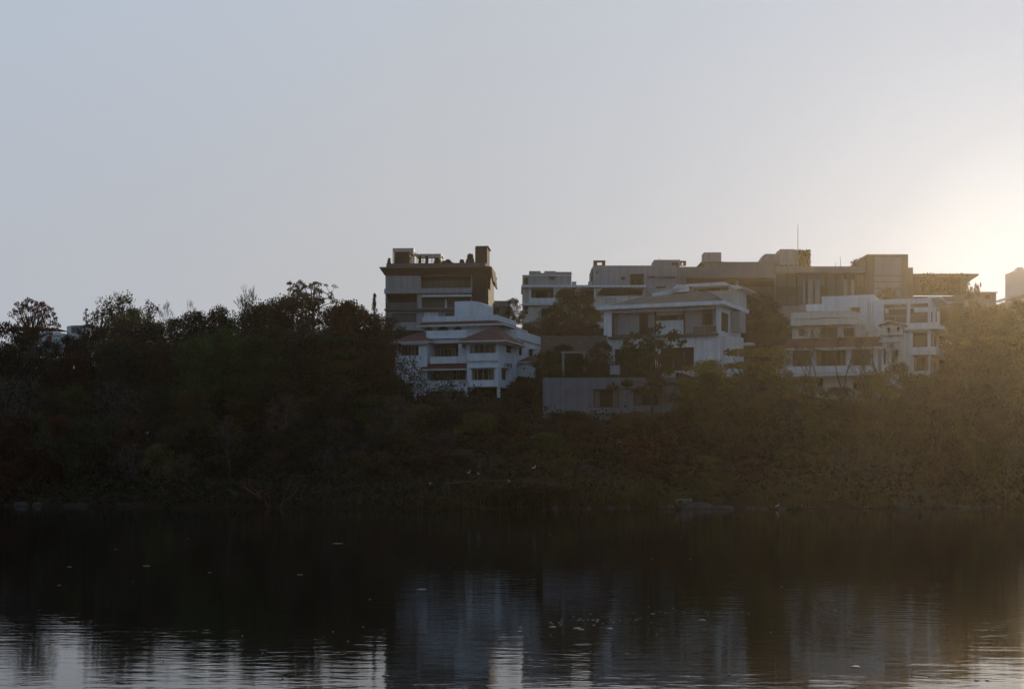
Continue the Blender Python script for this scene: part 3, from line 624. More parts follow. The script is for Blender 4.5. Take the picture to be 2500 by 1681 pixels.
# right side: rounded white stair bay and a bracket with planter
q = B.r(1795)[0]
mb = MB(); cz0, cz1 = zbase, zf - .3
V = [(.003, 2, cz0), (.003, 2, cz1)]
prof = [(.003, 2.0)] + [(.003 + 1.9 * sin(t), 4.8 - 2.8 * cos(t)) for t in [pi * k / 12 for k in range(13)]]
mb.poly([(x, y, cz0) for x, y in prof] + [(x, y, cz1) for x, y in prof], [tuple(range(len(prof))), tuple(range(2 * len(prof) - 1, len(prof) - 1, -1))] + [(k, (k + 1) % len(prof), (k + 1) % len(prof) + len(prof), k + len(prof)) for k in range(len(prof))])
mb.build('rounded_bay', W1, B.e)
MB().box(.004, 1.4, 5.6, 8.2, zf + .6, ztop - .8).build('side_panel', GP2, B.e); MB().box(.004, 2.6, 7, 8.6, zf - 1.1, zf - .8).build('side_ledge', W1, B.e)
# raised roof pavilion with white upturned eaves
u0, u1, z0, z1 = B.rect(1684, 1790, 714, 703, 7)
B.shell('pavilion_wall', CR, u0 + .1, u0 + 6.6, 7, 12, ztop - .1, Z(699, 1730, 7), fh=[(u0 + .5, u0 + 5.4, Z(711, 1730, 7), Z(703, 1730, 7))])
B.window(u0 + .5, u0 + 5.4, Z(711, 1730, 7), Z(703, 1730, 7), 7.1, 3, fm=FRD, fw=.06)
pr0 = B.f(1674, 694, 6.4); pr1 = B.f(1786, 690, 6.4); pr2 = B.f(1816, 701, 6.4)
MB().prism([(pr0[0], pr0[1] - .1), (pr0[0] + 1, pr0[1] - .45), (pr1[0] - .4, pr0[1] - .4), (pr1[0] + .6, pr2[1] - .25), (pr2[0], pr2[1] - .1), (pr2[0], pr2[1]), (pr1[0], pr1[1] - .3), (pr1[0] - 1, pr0[1] + .05), (pr0[0], pr0[1])], 6.2, 13, 'y').build('pavilion_roof', W1, B.e)
u0, u1, z0, z1 = B.rect(1592, 1640, 727, 704, 6)
o = MB().prism([(u0, z0 - .6), (u0 + .1, z1 - .1), (u0 + 1.6, z1), (u0 + 3.6, z0 + .5), (u0 + 5.2, z0 + .2), (u0 + 5.2, z0 - .6)], 6, 9, 'y').build('skylight_hood', W2, B.e)
w = (u0 + .6, u0 + 2, z0 + .05, z0 + .3); MB().box(w[0], w[1], 5.94, 5.998, w[2], w[3]).build('hood_vent', FRD, o)
B.box('low_parapet', GP2, 1476, 1503, 726, 739, 4, 4.3)
pole(B, 'antenna', 1536, 712, 742, 4, .05)
# small garden wall pieces with columns left of the villa (planted terrace)
# ---- stone retaining wall
B = Bld('retaining_wall', 'long weathered stone retaining wall between the red tiled house and the white villa', 1320, 189, 4, wz(905, 189), cat='wall')
q = B.rect(1320, 1482, 905, 822); MB().box(q[0], q[1], 0, .8, q[2], q[3]).build('masonry', STN, B.e); B.box('coping', COD, 1319, 1483, 819, 821.8, -.12, .95)
B = Bld('garden_pergola_posts', 'pale garden gateway frame among plants on the terrace above the grey house', 1371, 178, 0, wz(918, 178), cat='gateway')
mb = MB(); 
for px in (1372, 1423): 
    q = B.rect(px, px + 6, 925, 862); mb.box(q[0], q[1], 0, .4, q[2], q[3])
q = B.rect(1370, 1431, 861.5, 857); mb.box(q[0], q[1], -.1, .5, q[2], q[3]); mb.build('gate_frame', GP, B.e)
MB().box(*B.rect(1400, 1421, 925, 868), .8 , 1.0) if False else None
B = Bld('garden_screen', 'small square pale screen panel among the shrubs above the grey house', 1488, 172, 0, wz(925, 172), cat='screen')
q = B.rect(1489, 1514, 914, 891); mb = MB(); mb.box(q[0], q[1], 0, .12, q[2], q[3]); mb.build('panel', GP, B.e); mb = MB(); mb.box(q[0] + .1, q[0] + .2, .13, .23, -1, q[3]); mb.box(q[1] - .2, q[1] - .1, .13, .23, -1, q[3]); mb.build('post', FRD, B.e)

# ---- grey lower house
B = Bld('grey_lower_house', 'low grey concrete house with large dark windows, lowest building on the slope', 1660, 163, 5, wz(1062, 163))
hs = [B.rect(1377, 1413, 952, 990), B.rect(1449, 1511, 951, 994), B.rect(1548, 1612, 949, 989)]
ls = [B.rect(1340, 1440, 1014, 1062), B.rect(1497, 1650, 1012, 1062)]
z1 = B.f(1490, 921)[1]; zf = B.f(1490, 1003)[1]
B.shell('wall', GPD, B.f(1326)[0], 0, 0, 11, -2, z1, fh=hs + ls, floors=[zf])
B.window(*hs[0], .12, 2, fm=GPD, gm=GPD); B.window(*hs[1], .12, 3, fm=WD); B.window(*hs[2], .12, 3, fm=WD)
B.box('corner_pier', GPD, 1325, 1341, 926, 1062, -.15, -.003); B.box('ledge', GPD, 1325, 1660, 1003, 1008, -.5, -.004)
for h in hs[1:]: MB().box(h[0] - .2, h[1] + .2, -.35, -.004, h[3] + .12, h[3] + .22).build('sunshade', GP, B.e)
B.box('inner_wall', COD, 1335, 1445, 1012, 1062, 1.8, 2); B.box('inner_wall', COD, 1495, 1655, 1010, 1062, 1.8, 2)
B.box('roof_parapet', GP, 1325, 1660, 916, 919, .1, .4) if False else None
B.box('roof_room', GP2, 1610, 1650, 908, 921, 3, 8)

# ---- cream house with red skirt roof at the right
B = Bld('cream_verandah_house', 'cream two storey house with red tiled verandah roof, left of the corner villa', 2143, 180, 19, wz(990, 180))
def Zc(py, px=2040, d=0): return B.f(px, py, d)[1]
L = B.f(1932)[0]; ztile0 = Zc(849); ztile1 = Zc(824, 2040, 1.8); zv0 = Zc(892)
# verandah
for a, b in ((1981, 1989), (2068, 2077), (2129, 2143.5)): 
    u0, u1 = B.f(a)[0], B.f(b)[0]; MB().box(u0, u1, .1, .5, zv0, ztile0 - .1).build('column', W1, B.e)
B.box('verandah_parapet', W1, 1895, 2143, 893, 909, -.1, .1)
MB().box(B.f(1895)[0], -.05, -.2, 9, Zc(912) - .25, Zc(912)).build('verandah_floor', W1, B.e)
w1_ = B.rect(1935, 1978, 855, 893, 2.5); w2_ = B.rect(1994, 2064, 854, 892, 2.5); w3_ = B.rect(2081, 2124, 853, 891, 2.5)
B.shell('wall', CR, B.f(1905)[0], -.02, 2.5, 11, Zc(912) + .003, ztile0 - .1, fh=[w1_, w2_, w3_])
for w in (w1_, w2_, w3_): B.window(*w, 2.6, 3, fm=WD)
B.shell('lower_wall', CR, B.f(1910)[0], -.1, 1.5, 11, -3, Zc(912) - .26, fh=[B.rect(1995, 2010, 922, 945, 1.5), B.rect(2083, 2098, 915, 953, 1.5)])
B.window(*B.rect(1995, 2010, 922, 945, 1.5), 1.6, 1); 
# red tiled skirt
a_, b_ = B.f(1925)[0], .8
o = MB().poly([(a_ - 1.2, -.6, ztile0), (b_, -.6, ztile0), (b_ - .7, 1.8, ztile1), (a_, 1.8, ztile1), (a_ - 1.2, -.6, ztile0 - .15), (b_, -.6, ztile0 - .15), (b_ - .7, 1.8, ztile1 - .15), (a_, 1.8, ztile1 - .15)], [(0, 1, 2, 3), (7, 6, 5, 4), (0, 4, 5, 1), (1, 5, 6, 2), (2, 6, 7, 3), (3, 7, 4, 0)]).build('tiled_skirt_roof', TL, B.e)
MB().box(a_ - 1.2, b_, -.72, -.62, ztile0 - .25, ztile0 + .02).build('gutter', CR, o)
# upper storey
du = 1.9; wa = B.rect(2002, 2044, 798, 824, du); wb = B.rect(1950, 1964, 802, 820, du); wc = B.rect(2060, 2088, 800, 822, du)
B.shell('upper_wall', CR, B.f(1934, None, du)[0], B.f(2130, None, du)[0], du, 10, ztile1, Zc(791, 2040, du), fh=[wa, wb, wc])
B.window(*wa, du + .1, 3, fm=FRD); B.window(*wb, du + .1, 1, fm=FRD); B.window(*wc, du + .1, 2, fm=FRD)
for py0, py1, dd, ex in ((760, 776, .9, 0), (777.5, 793, .6, 0)):
    u0, u1 = B.f(1930, None, dd)[0], B.f(2076, None, dd)[0]; u2 = B.f(2098, None, dd + 2.5)[0]; za, zb3 = Zc(py1, 2010, dd), Zc(py0, 2010, dd)
    pr = [(u0, dd), (u1, dd), (u2, dd + 3), (u2, 9.5), (u0, 9.5)]; k = len(pr)
    MB().poly([(x, y, za) for x, y in pr] + [(x, y, zb3) for x, y in pr], [tuple(range(k))[::-1], tuple(range(k, 2 * k))] + [(i, (i + 1) % k, (i + 1) % k + k, i + k) for i in range(k)]).build('balcony_band', CR, B.e)
B.box('roof_tank', GP2, 1949, 1968, 744, 759, 5, 7); B.box('roof_wall', W1, 1968.5, 2012, 742, 759, 5, 5.3)
mb = MB(); q = B.rect(1951, 1963, 757, 743, 3)
for k in range(5): zz = q[3] + (q[2] - q[3]) * k / 4; mb.box(q[0], q[1], 3, 3.05, zz, zz + .05)
mb.box(q[0] - .04, q[0], 3, 3.05, q[2], q[3]); mb.box(q[1], q[1] + .04, 3, 3.05, q[2], q[3]); mb.build('ladder', FRD, B.e)
# little side tower with slit windows and moulded bands
qa = B.f(2146, 795, -.4); qb = B.f(2190, 795, -.4); u0, u1 = qa[0] + .3, qa[0] + 2.9
zt0, zt1 = Zc(812, 2165), Zc(794, 2165)
B.shell('turret_wall', CR, u0, u1, -.4, 3, zt0 - 8, zt1, fh=[(u0 + .75, u0 + 1.05, zt0 - .6, zt1 - .25), (u0 + 1.9, u0 + 2.2, zt0 - .6, zt1 - .25), (u0 - .1, u0 + .6, Zc(889, 2150), Zc(852, 2150)), (u0 + 1.2, u0 + 2.1, Zc(885, 2160), Zc(853, 2160))])
zr = zt1 - .1
MB().prism([(u0 - .4, zr), ((u0 + u1) / 2 - .5, zr + .5), (u1 + .4, zr), (u1 + .4, zr + .2), ((u0 + u1) / 2 - .5, zr + .7), (u0 - .4, zr + .2)], -.8, 3.2, 'y').build('gable_roof', CR, B.e)
for py in (815, 832): zz = Zc(py, 2165); MB().box(u0 - .25, u1 + .25, -.65, -.402, zz - .2, zz).build('moulded_band', CR, B.e)

# ---- white corner villa at the far right
B = Bld('corner_villa', 'white multi-level villa with open corner terraces and thin slab roofs, rightmost house on the slope', 2272, 192, 22, wz(935, 192))
def Zv(py, px=2240, d=0): return B.f(px, py, d)[1]
za, zb4, zc_, zd, ze = Zv(805), Zv(789), Zv(867), Zv(848), -3
# middle slab
mb = MB().box(B.f(2168)[0] - 1, .9, -.9, 12, za, zb4); mb.build('terrace_slab', W1, B.e)
ex = MB().poly([(.91, -.9, za), (.91, -.9, zb4 - .1), (1.9, 3, za + .1), (1.9, 12, za + .1), (.91, 12, za)], [(0, 1, 2), (1, 3, 2), (1, 4, 3), (0, 2, 3, 4)]).build('slab_tip', W1, B.e)
# lower storeys
hf1 = B.rect(2190, 2205, 806.5, 848, 0); hf2 = B.rect(2228, 2264, 811, 847, 0); hf3 = B.rect(2231, 2265, 868, 905, 0); hf4 = B.rect(2196, 2201, 873, 908, 0)
rh = [(1.0, 3.4, zd + .2, za - .4), (4.6, 8, zd + .2, za - .4), (1.0, 3.0, zc_ - 4.5, zc_ - .6), (4.6, 7.4, zc_ - 4.5, zc_ - .6)]
B.shell('wall', W1, B.f(2189)[0], 0, 0, 12, ze, za - .002, fh=[hf1, hf2, hf3, hf4], rh=rh, floors=[zc_ + .3])
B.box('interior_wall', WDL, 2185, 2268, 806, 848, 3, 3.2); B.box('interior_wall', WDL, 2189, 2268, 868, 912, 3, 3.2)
w = B.rect(2230, 2262, 818, 846, 1.2); B.window(*w, 1.2, 2, fm=FRD, gm=GLG); w = B.rect(2232, 2264, 872, 905, .9); B.window(*w, .9, 2, fm=FRD)
for r_ in rh: B.swindow(*r_, -.1, 2, fm=FRD, gm=GLG)
B.box('lintel', W1, 2228, 2266, 806.5, 811, -.02, -.002)
MB().box(B.f(2226)[0], .8, -.7, 12, zc_, zd).build('floor_band', W1, B.e)
B.box('arched_wall', W1, 2165, 2189, 870, 935, .6, .9)
# terrace frame on top
ft0, ft1 = Zv(741), Zv(729)
mb = MB(); uL = B.f(2133)[0]
mb.box(uL, .1, -.5, -.1, ft0, ft1); mb.box(-.35, .1, -.098, 12, ft0, ft1); mb.box(uL, .1, 11.6, 12, ft0 + .001, ft1 - .001)
mb.build('terrace_frame', W1, B.e)
uc = B.f(2215)[0]
for u_, d_ in ((uc, -.45), (-.3, -.45), (-.3, 5.5), (-.3, 11.6)): MB().box(u_, u_ + .4, d_, d_ + .35, zb4, ft0).build('column', W1, B.e)
B.rail('glass_railing', MET, B.f(2160)[0], uc, -.6, zb4, zb4 + 1.1, glass=GLG); B.rail('glass_railing', MET, uc + .45, -.35, -.6, zb4, zb4 + 1.1, glass=GLG)
MB().box(-.5, 1.3, 1, 13, ft1 + .1, ft1 + .3).build('roof_canopy', W1, B.e)
MB().box(B.f(2165, None, 4)[0], -2.8, 6, 6.2, zb4, ft0).build('terrace_back_wall', WDL, B.e)
# upper left white block
U0, U1 = B.f(2006, None, 1)[0], B.f(2132, None, 1)[0]; hw = B.rect(2078, 2099, 752, 768, 1)
B.shell('upper_block', W2, U0, U1, 1, 12, zb4 - 5, Zv(721, 2070, 1), fh=[hw])
B.window(*hw, 1.1, 2, fm=WD); MB().box(hw[0] - .3, hw[1] + .2, .4, .998, hw[3] + .08, hw[3] + .2).build('sunshade', W1, B.e)
MB().prism([(U1 - 2, Zv(721, 2070, 1) + .003), (U1 + .2, Zv(721, 2070, 1) + .5), (U1 + 5.2, Zv(729) + .3), (U1 + 5.2, Zv(729) + .1), (U1, Zv(721, 2070, 1) - .6), (U1 - 2, Zv(721, 2070, 1) - .1)], 2, 12, 'y').build('raised_roof', W1, B.e) if False else None
for px in (2120, 2125, 2131): 
    u_, z_ = B.f(px, 738, .9); MB().tube([(u_, .9, zb4 - 3), (u_, .9, z_)], [.06, .06], 8).build('drain_pipe', CR, B.e)
pole(B, 'roof_pole', 2022, 716, 722, 3, .06)

# ---- far left: roof terrace house and small block
B = Bld('terrace_house', 'small white house with a brown canopied roof terrace behind the far left tree', 52, 225, 0, wz(860, 225))
q = B.rect(40, 145, 860, 811); B.shell('wall', W2, *q[:2], 0, 9, q[2], q[3], fh=[B.rect(112, 126, 824, 836)])
B.window(*B.rect(112, 126, 824, 836), .1, 2, fm=FRD)
B.box('parapet', W1, 40, 147, 810.5, 818, -.3, -.003)
a = B.f(72, 795); b = B.f(139, 801); c = B.f(72, 804)
MB().prism([(a[0] - 3, a[1]), (b[0], b[1]), (b[0], b[1] - .15), (a[0] - 3, c[1] + .1)], .2, 5, 'y').build('canopy_roof', BRK, B.e)
for px in (80, 100, 138.5):
    for d_ in (.3, 4.8): u, z = B.f(px, 811, d_); MB().box(u, u + .1, d_, d_ + .1, z, z + (.9 if px < 120 else .65)).build('post', MET, B.e)
B.box('planter', COD, 113, 116, 804, 811, .5, .8)
B = Bld('small_white_block', 'small white rooftop room with a dark grey side, far left between two trees', 163, 230, 14, wz(850, 230))
q = B.rect(163, 174, 850, 795.5); B.shell('wall', W1, *B.rect(163, 204, 0, 0)[:2], 0, 5, q[2], q[3]); B.box('grey_side', COD, 174, 192, 799, 812, -.15, -.003); B.box('roof_slab', GP, 172, 206, 794, 796, -.3, 5.2)

# ============================================================ GROUND, LAKE
def ground_mesh():
    ys = [-150, -60, 0, 8, 12, 16, 22, 60] + [60 + (106 - 60) * k / 6 for k in range(1, 7)] + [106 + 1.0 * k for k in range(1, 30)] + [135 + 2.5 * k for k in range(1, 60)] + [300, 340, 400, 500, 700, 1000, 1600]
    xs = sorted([-1500, -900, -500, -300, -200] + [-150 + 3 * k for k in range(101)] + [200, 300, 500, 900, 1500])
    V = [(x, y, H(x, y)) for y in ys for x in xs]; n = len(xs)
    Fc = [(j * n + i, j * n + i + 1, (j + 1) * n + i + 1, (j + 1) * n + i) for j in range(len(ys) - 1) for i in range(n - 1)]
    return V, Fc
GM = mat('bank_earth', (.04, .03, .02), 1, .5, .35, dark=(.018, .016, .010), bump=.8, bscale=2, spec=0)
V, Fc = ground_mesh(); tag(obj('ground', V, Fc, GM, smooth=True), 'dark earth bank and hillside under the trees', kind='structure')

wm = bpy.data.materials.new('lake_water'); wm.use_nodes = True; nt = wm.node_tree; N = nt.nodes; L = nt.links; p = N['Principled BSDF']
p.inputs['Base Color'].default_value = (.006, .0075, .0065, 1); p.inputs['Roughness'].default_value = .022; p.inputs['IOR'].default_value = 1.333; p.inputs['Specular IOR Level'].default_value = .5
tc = N.new('ShaderNodeTexCoord')
def nz(scale, st, det=3, rot=0):
    mp = N.new('ShaderNodeMapping'); mp.inputs['Scale'].default_value = st; mp.inputs['Rotation'].default_value = (0, 0, rot); L.new(tc.outputs['Object'], mp.inputs[0])
    n_ = N.new('ShaderNodeTexNoise'); n_.inputs['Scale'].default_value = scale; n_.inputs['Detail'].default_value = det; n_.inputs['Roughness'].default_value = .5; L.new(mp.outputs[0], n_.inputs[0]); return n_.outputs[0]
# wind ripples, long swell, and calm and ruffled patches that scale them
a = nz(1.0, (1.1, 2.6, 1), 2, R(8)); b = nz(1.0, (.25, .5, 1), 1, R(-14)); c = nz(.035, (1, 2.2, 1), 3)
patch = N.new('ShaderNodeMapRange'); patch.inputs[1].default_value = .4; patch.inputs[2].default_value = .62; patch.inputs[3].default_value = .35; patch.inputs[4].default_value = 1.15; L.new(c, patch.inputs[0])
m1 = N.new('ShaderNodeMath'); m1.operation = 'MULTIPLY'; a2 = N.new('ShaderNodeMath'); a2.operation = 'MULTIPLY'; a2.inputs[1].default_value = 1.7; L.new(a, a2.inputs[0]); L.new(a2.outputs[0], m1.inputs[0]); L.new(patch.outputs[0], m1.inputs[1])
m2 = N.new('ShaderNodeMath'); m2.operation = 'MULTIPLY_ADD'; m2.inputs[1].default_value = 1.2; L.new(b, m2.inputs[0]); L.new(m1.outputs[0], m2.inputs[2])
bp = N.new('ShaderNodeBump'); bp.inputs['Strength'].default_value = 1; bp.inputs['Distance'].default_value = .0045; fine = nz(1.0, (5.5, 11, 1), 3, R(-5)); m3 = N.new('ShaderNodeMath'); m3.operation = 'MULTIPLY_ADD'; m3.inputs[1].default_value = .16; L.new(fine, m3.inputs[0]); L.new(m2.outputs[0], m3.inputs[2]); L.new(m3.outputs[0], bp.inputs['Height']); L.new(bp.outputs[0], p.inputs['Normal'])
tag(obj('lake_water', [(-1500, 10, 0), (1500, 10, 0), (1500, 134, 0), (-1500, 134, 0)], [(0, 1, 2, 3)], wm), 'dark calm lake water with faint ripples', kind='structure')

# ============================================================ VEGETATION
rnd = random.random
def leaves(mb, c, r, n, s, flat=1.0, hollow=.45):
    for _ in range(n):
        v = Vector((random.gauss(0, 1), random.gauss(0, 1), random.gauss(0, 1))).normalized() * r * (hollow + (1 - hollow) * rnd()) * random.uniform(.85, 1.12)
        v.z *= flat; leafquad(mb, c + v, s)
def variant(seed, Ht, Rd, base, nclump, rc, nl, s, flat=.8, shape='dome', open_=0, lean=.3, bark=None, twigs=0):
    """trunk with limbs reaching leaf clumps spread over the crown's volume"""
    random.seed(seed); tr = MB(); cr = MB(); top = Vector((random.uniform(-lean, lean), random.uniform(-lean, lean), base))
    r0 = .018 * Ht + .07
    mid = Vector((top.x * .3 + random.uniform(-.15, .15), top.y * .4, base * .5))
    tr.tube([(0, 0, -.8), (0, 0, 0), mid, top], [r0 * 1.3, r0, r0 * .8, r0 * .65], 7)
    cs = []
    tries = 0
    while len(cs) < nclump and tries < nclump * 30:
        tries += 1
        t = rnd(); a = rnd() * 2 * pi
        if shape == 'dome': q = sqrt(rnd()) * Rd * sqrt(max(.05, 1 - (t * .95) ** 2)); z = base * .8 + t * (Ht - base * .8 - rc * .8)
        elif shape == 'round': q = sqrt(rnd()) * Rd * sqrt(max(.05, 1 - (2 * t - 1) ** 2)); z = base + t * (Ht - base - rc * .8)
        elif shape == 'flat': q = sqrt(rnd()) * Rd; z = Ht - rc * .6 - rnd() * (Ht - base) * (.35 + .35 * q / Rd)
        elif shape == 'cone': q = sqrt(rnd()) * Rd * (1.02 - t); z = base + t * (Ht - base - rc * .5)
        elif shape == 'tiers': k = int(t * 5) / 4.0; q = sqrt(rnd()) * Rd * (1.05 - .55 * k); z = base + k * (Ht - base - rc * .4)
        else: q = sqrt(rnd()) * Rd; z = base + t * (Ht - base)
        c = Vector((q * cos(a), q * sin(a), z)) + Vector((top.x, top.y, 0))
        if open_ and any((c - o).length < rc * open_ for o in cs): continue
        cs.append(c)
    for i, c in enumerate(cs):
        j = top if i < 5 or rnd() < .35 else min(cs[:i], key=lambda o: (o - c).length + (8 if o.z > c.z else 0))
        m_ = (j + c) / 2 + Vector((random.uniform(-.3, .3), random.uniform(-.3, .3), random.uniform(0, .4)))
        rr = r0 * (.42 if j is top else .2); tr.tube([j, m_, c], [rr, rr * .65, rr * .25], 4, cap=False)
        for _ in range(twigs):
            e = c + Vector((random.gauss(0, 1), random.gauss(0, 1), random.gauss(.5, .8))).normalized() * rc * random.uniform(.7, 1.3); tr.tube([c, (c + e) / 2 + Vector((0, 0, .08)), e], [.03, .022, .01], 3, cap=False)
        if nl: leaves(cr, c, rc * random.uniform(.75, 1.2), nl, s, flat)
    return tr, cr, Ht, Rd
def bare(seed, Ht, spread, depth=5, r0=.16, up=.6, twist=.5):
    random.seed(seed); tr = MB(); fine = MB()
    def grow(p, d, l, r, k):
        q = p + d * l; m_ = (p + q) / 2 + Vector((random.uniform(-1, 1), random.uniform(-1, 1), random.uniform(-1, 1))) * l * .08
        (tr if k > depth - 3 else fine).tube([p, m_, q], [r, r * .85, r * .7], 5 if k > 3 else 3, cap=False)
        if k == 0: return
        for i in range(random.choice((2, 3)) if k > 1 else 4):
            a = rnd() * 6.28; s_ = random.uniform(.35, 1) * spread
            nd = (d + Vector((cos(a) * s_, sin(a) * s_, random.uniform(-.1, up) * .5))).normalized()
            grow(q, nd, l * random.uniform(.62, .85), max(r * .6, .012), k - 1)
    grow(Vector((0, 0, -.5)), Vector((random.uniform(-.1, .1), 0, 1)).normalized(), Ht * .3, r0, depth)
    zt_ = max(v[2] for v in fine.v); k = Ht / zt_
    for mb in (tr, fine): mb.v = [(x * k, y * k, z * k) for x, y, z in mb.v]
    rd = max(abs(v[0]) for v in fine.v)
    return tr, fine, Ht, rd
VAR = {}
def mesh_of(mb, n, m):
    me = bpy.data.meshes.new(n); me.from_pydata(mb.v, [], mb.f); me.materials.append(m); me.update(); return me
def reg(key, t, bark=BARK, leaf='dark', twig=False):
    VAR[key] = (mesh_of(t[0], 'trunk', bark), mesh_of(t[1], 'crown', bark if twig else LF[leaf]), t[2], t[3], twig)
reg('dome1', variant(1, 10, 4.6, 1.6, 70, 1.15, 135, .27)); reg('dome2', variant(2, 10, 4.6, 1.4, 78, 1.05, 120, .26)); reg('dome3', variant(3, 9, 4.8, 1.2, 72, 1.2, 135, .28))
reg('round1', variant(4, 9, 3.9, 2, 56, 1.05, 125, .26, shape='round')); reg('round2', variant(5, 9, 3.8, 1.8, 60, 1.0, 115, .25, shape='round'))
reg('airy', variant(6, 12, 5.2, 3, 120, .8, 44, .25, shape='round', open_=.75, twigs=3))
reg('clumpy', variant(7, 9, 4.2, 3, 70, .6, 44, .30, shape='dome', open_=1.1, twigs=2))
reg('umbrella', variant(8, 8, 4.2, 4, 44, .6, 34, .32, flat=.5, shape='flat', open_=1.2, twigs=2))
reg('broad', variant(9, 9, 4.9, 3.0, 58, .62, 40, .38, flat=.7, shape='dome', open_=1.45, twigs=2))
reg('tiers', variant(10, 8, 4.6, 2.2, 60, .9, 80, .34, flat=.38, shape='tiers'))
reg('cone', variant(11, 5, 1.3, .5, 40, .42, 40, .26, shape='cone'))
reg('bush1', variant(12, 4, 2.6, .3, 36, .8, 80, .28)); reg('bush2', variant(13, 4, 2.4, .3, 40, .7, 80, .26)); reg('bush3', variant(14, 3.6, 2.8, .2, 34, .85, 70, .3, open_=.5, twigs=2))
reg('twiggy', variant(15, 5, 2.8, .6, 40, .8, 20, .22, open_=.6, twigs=6), bark=BARKP, leaf='grey')
reg('tallflat', variant(33, 15, 5.2, 10.5, 50, .62, 46, .27, flat=.5, shape='flat', open_=1.1, twigs=2))
reg('tallclumpy', variant(34, 14, 4.4, 8.2, 74, .58, 46, .28, shape='round', open_=1.15, twigs=2))
reg('bigdome', variant(31, 11, 6.6, 1.5, 150, 1.15, 130, .27, shape='dome'))
reg('bigdome2', variant(32, 10, 6.2, 1.2, 140, 1.1, 125, .26, shape='round'))
reg('bare1', bare(21, 8, .75, 6), twig=True); reg('bare2', bare(22, 8, .5, 6, up=.9), bark=BARKP, twig=True); reg('bare3', bare(23, 8, .9, 6, .12), twig=True)
random.seed(77)
def tree(key, px, top, Y, wpx, leaf, name='tree', label=None, group=None, cat='tree', rz=None, base=None, bark=None):
    tm, cm, Ht, Rd, twig = VAR[key]
    X = wx(px, Y); z0 = H(X, Y) if base is None else wz(base, Y); h = wz(top, Y) - z0
    if h < .8: h = .8
    w = wpx * Y / F / 2
    if key in ('bigdome', 'bigdome2', 'dome1', 'dome2', 'dome3', 'round1', 'round2', 'airy', 'clumpy'): w = max(w, h * .29)
    e = empty(name, (X, Y, z0), rnd() * 6.28 if rz is None else rz, label, cat, group); e.scale = (w / Rd, w / Rd, h / Ht)
    for n_, me in (('trunk', tm), ('twigs' if twig else 'crown', cm)):
        o = bpy.data.objects.new(n_, me); COL.objects.link(o); o.parent = e
        if n_ == 'crown': o.material_slots[0].link = 'OBJECT'; o.material_slots[0].material = LF[leaf]
        elif bark: o.material_slots[0].link = 'OBJECT'; o.material_slots[0].material = bark
    return e
S = 'trees standing against the sky'
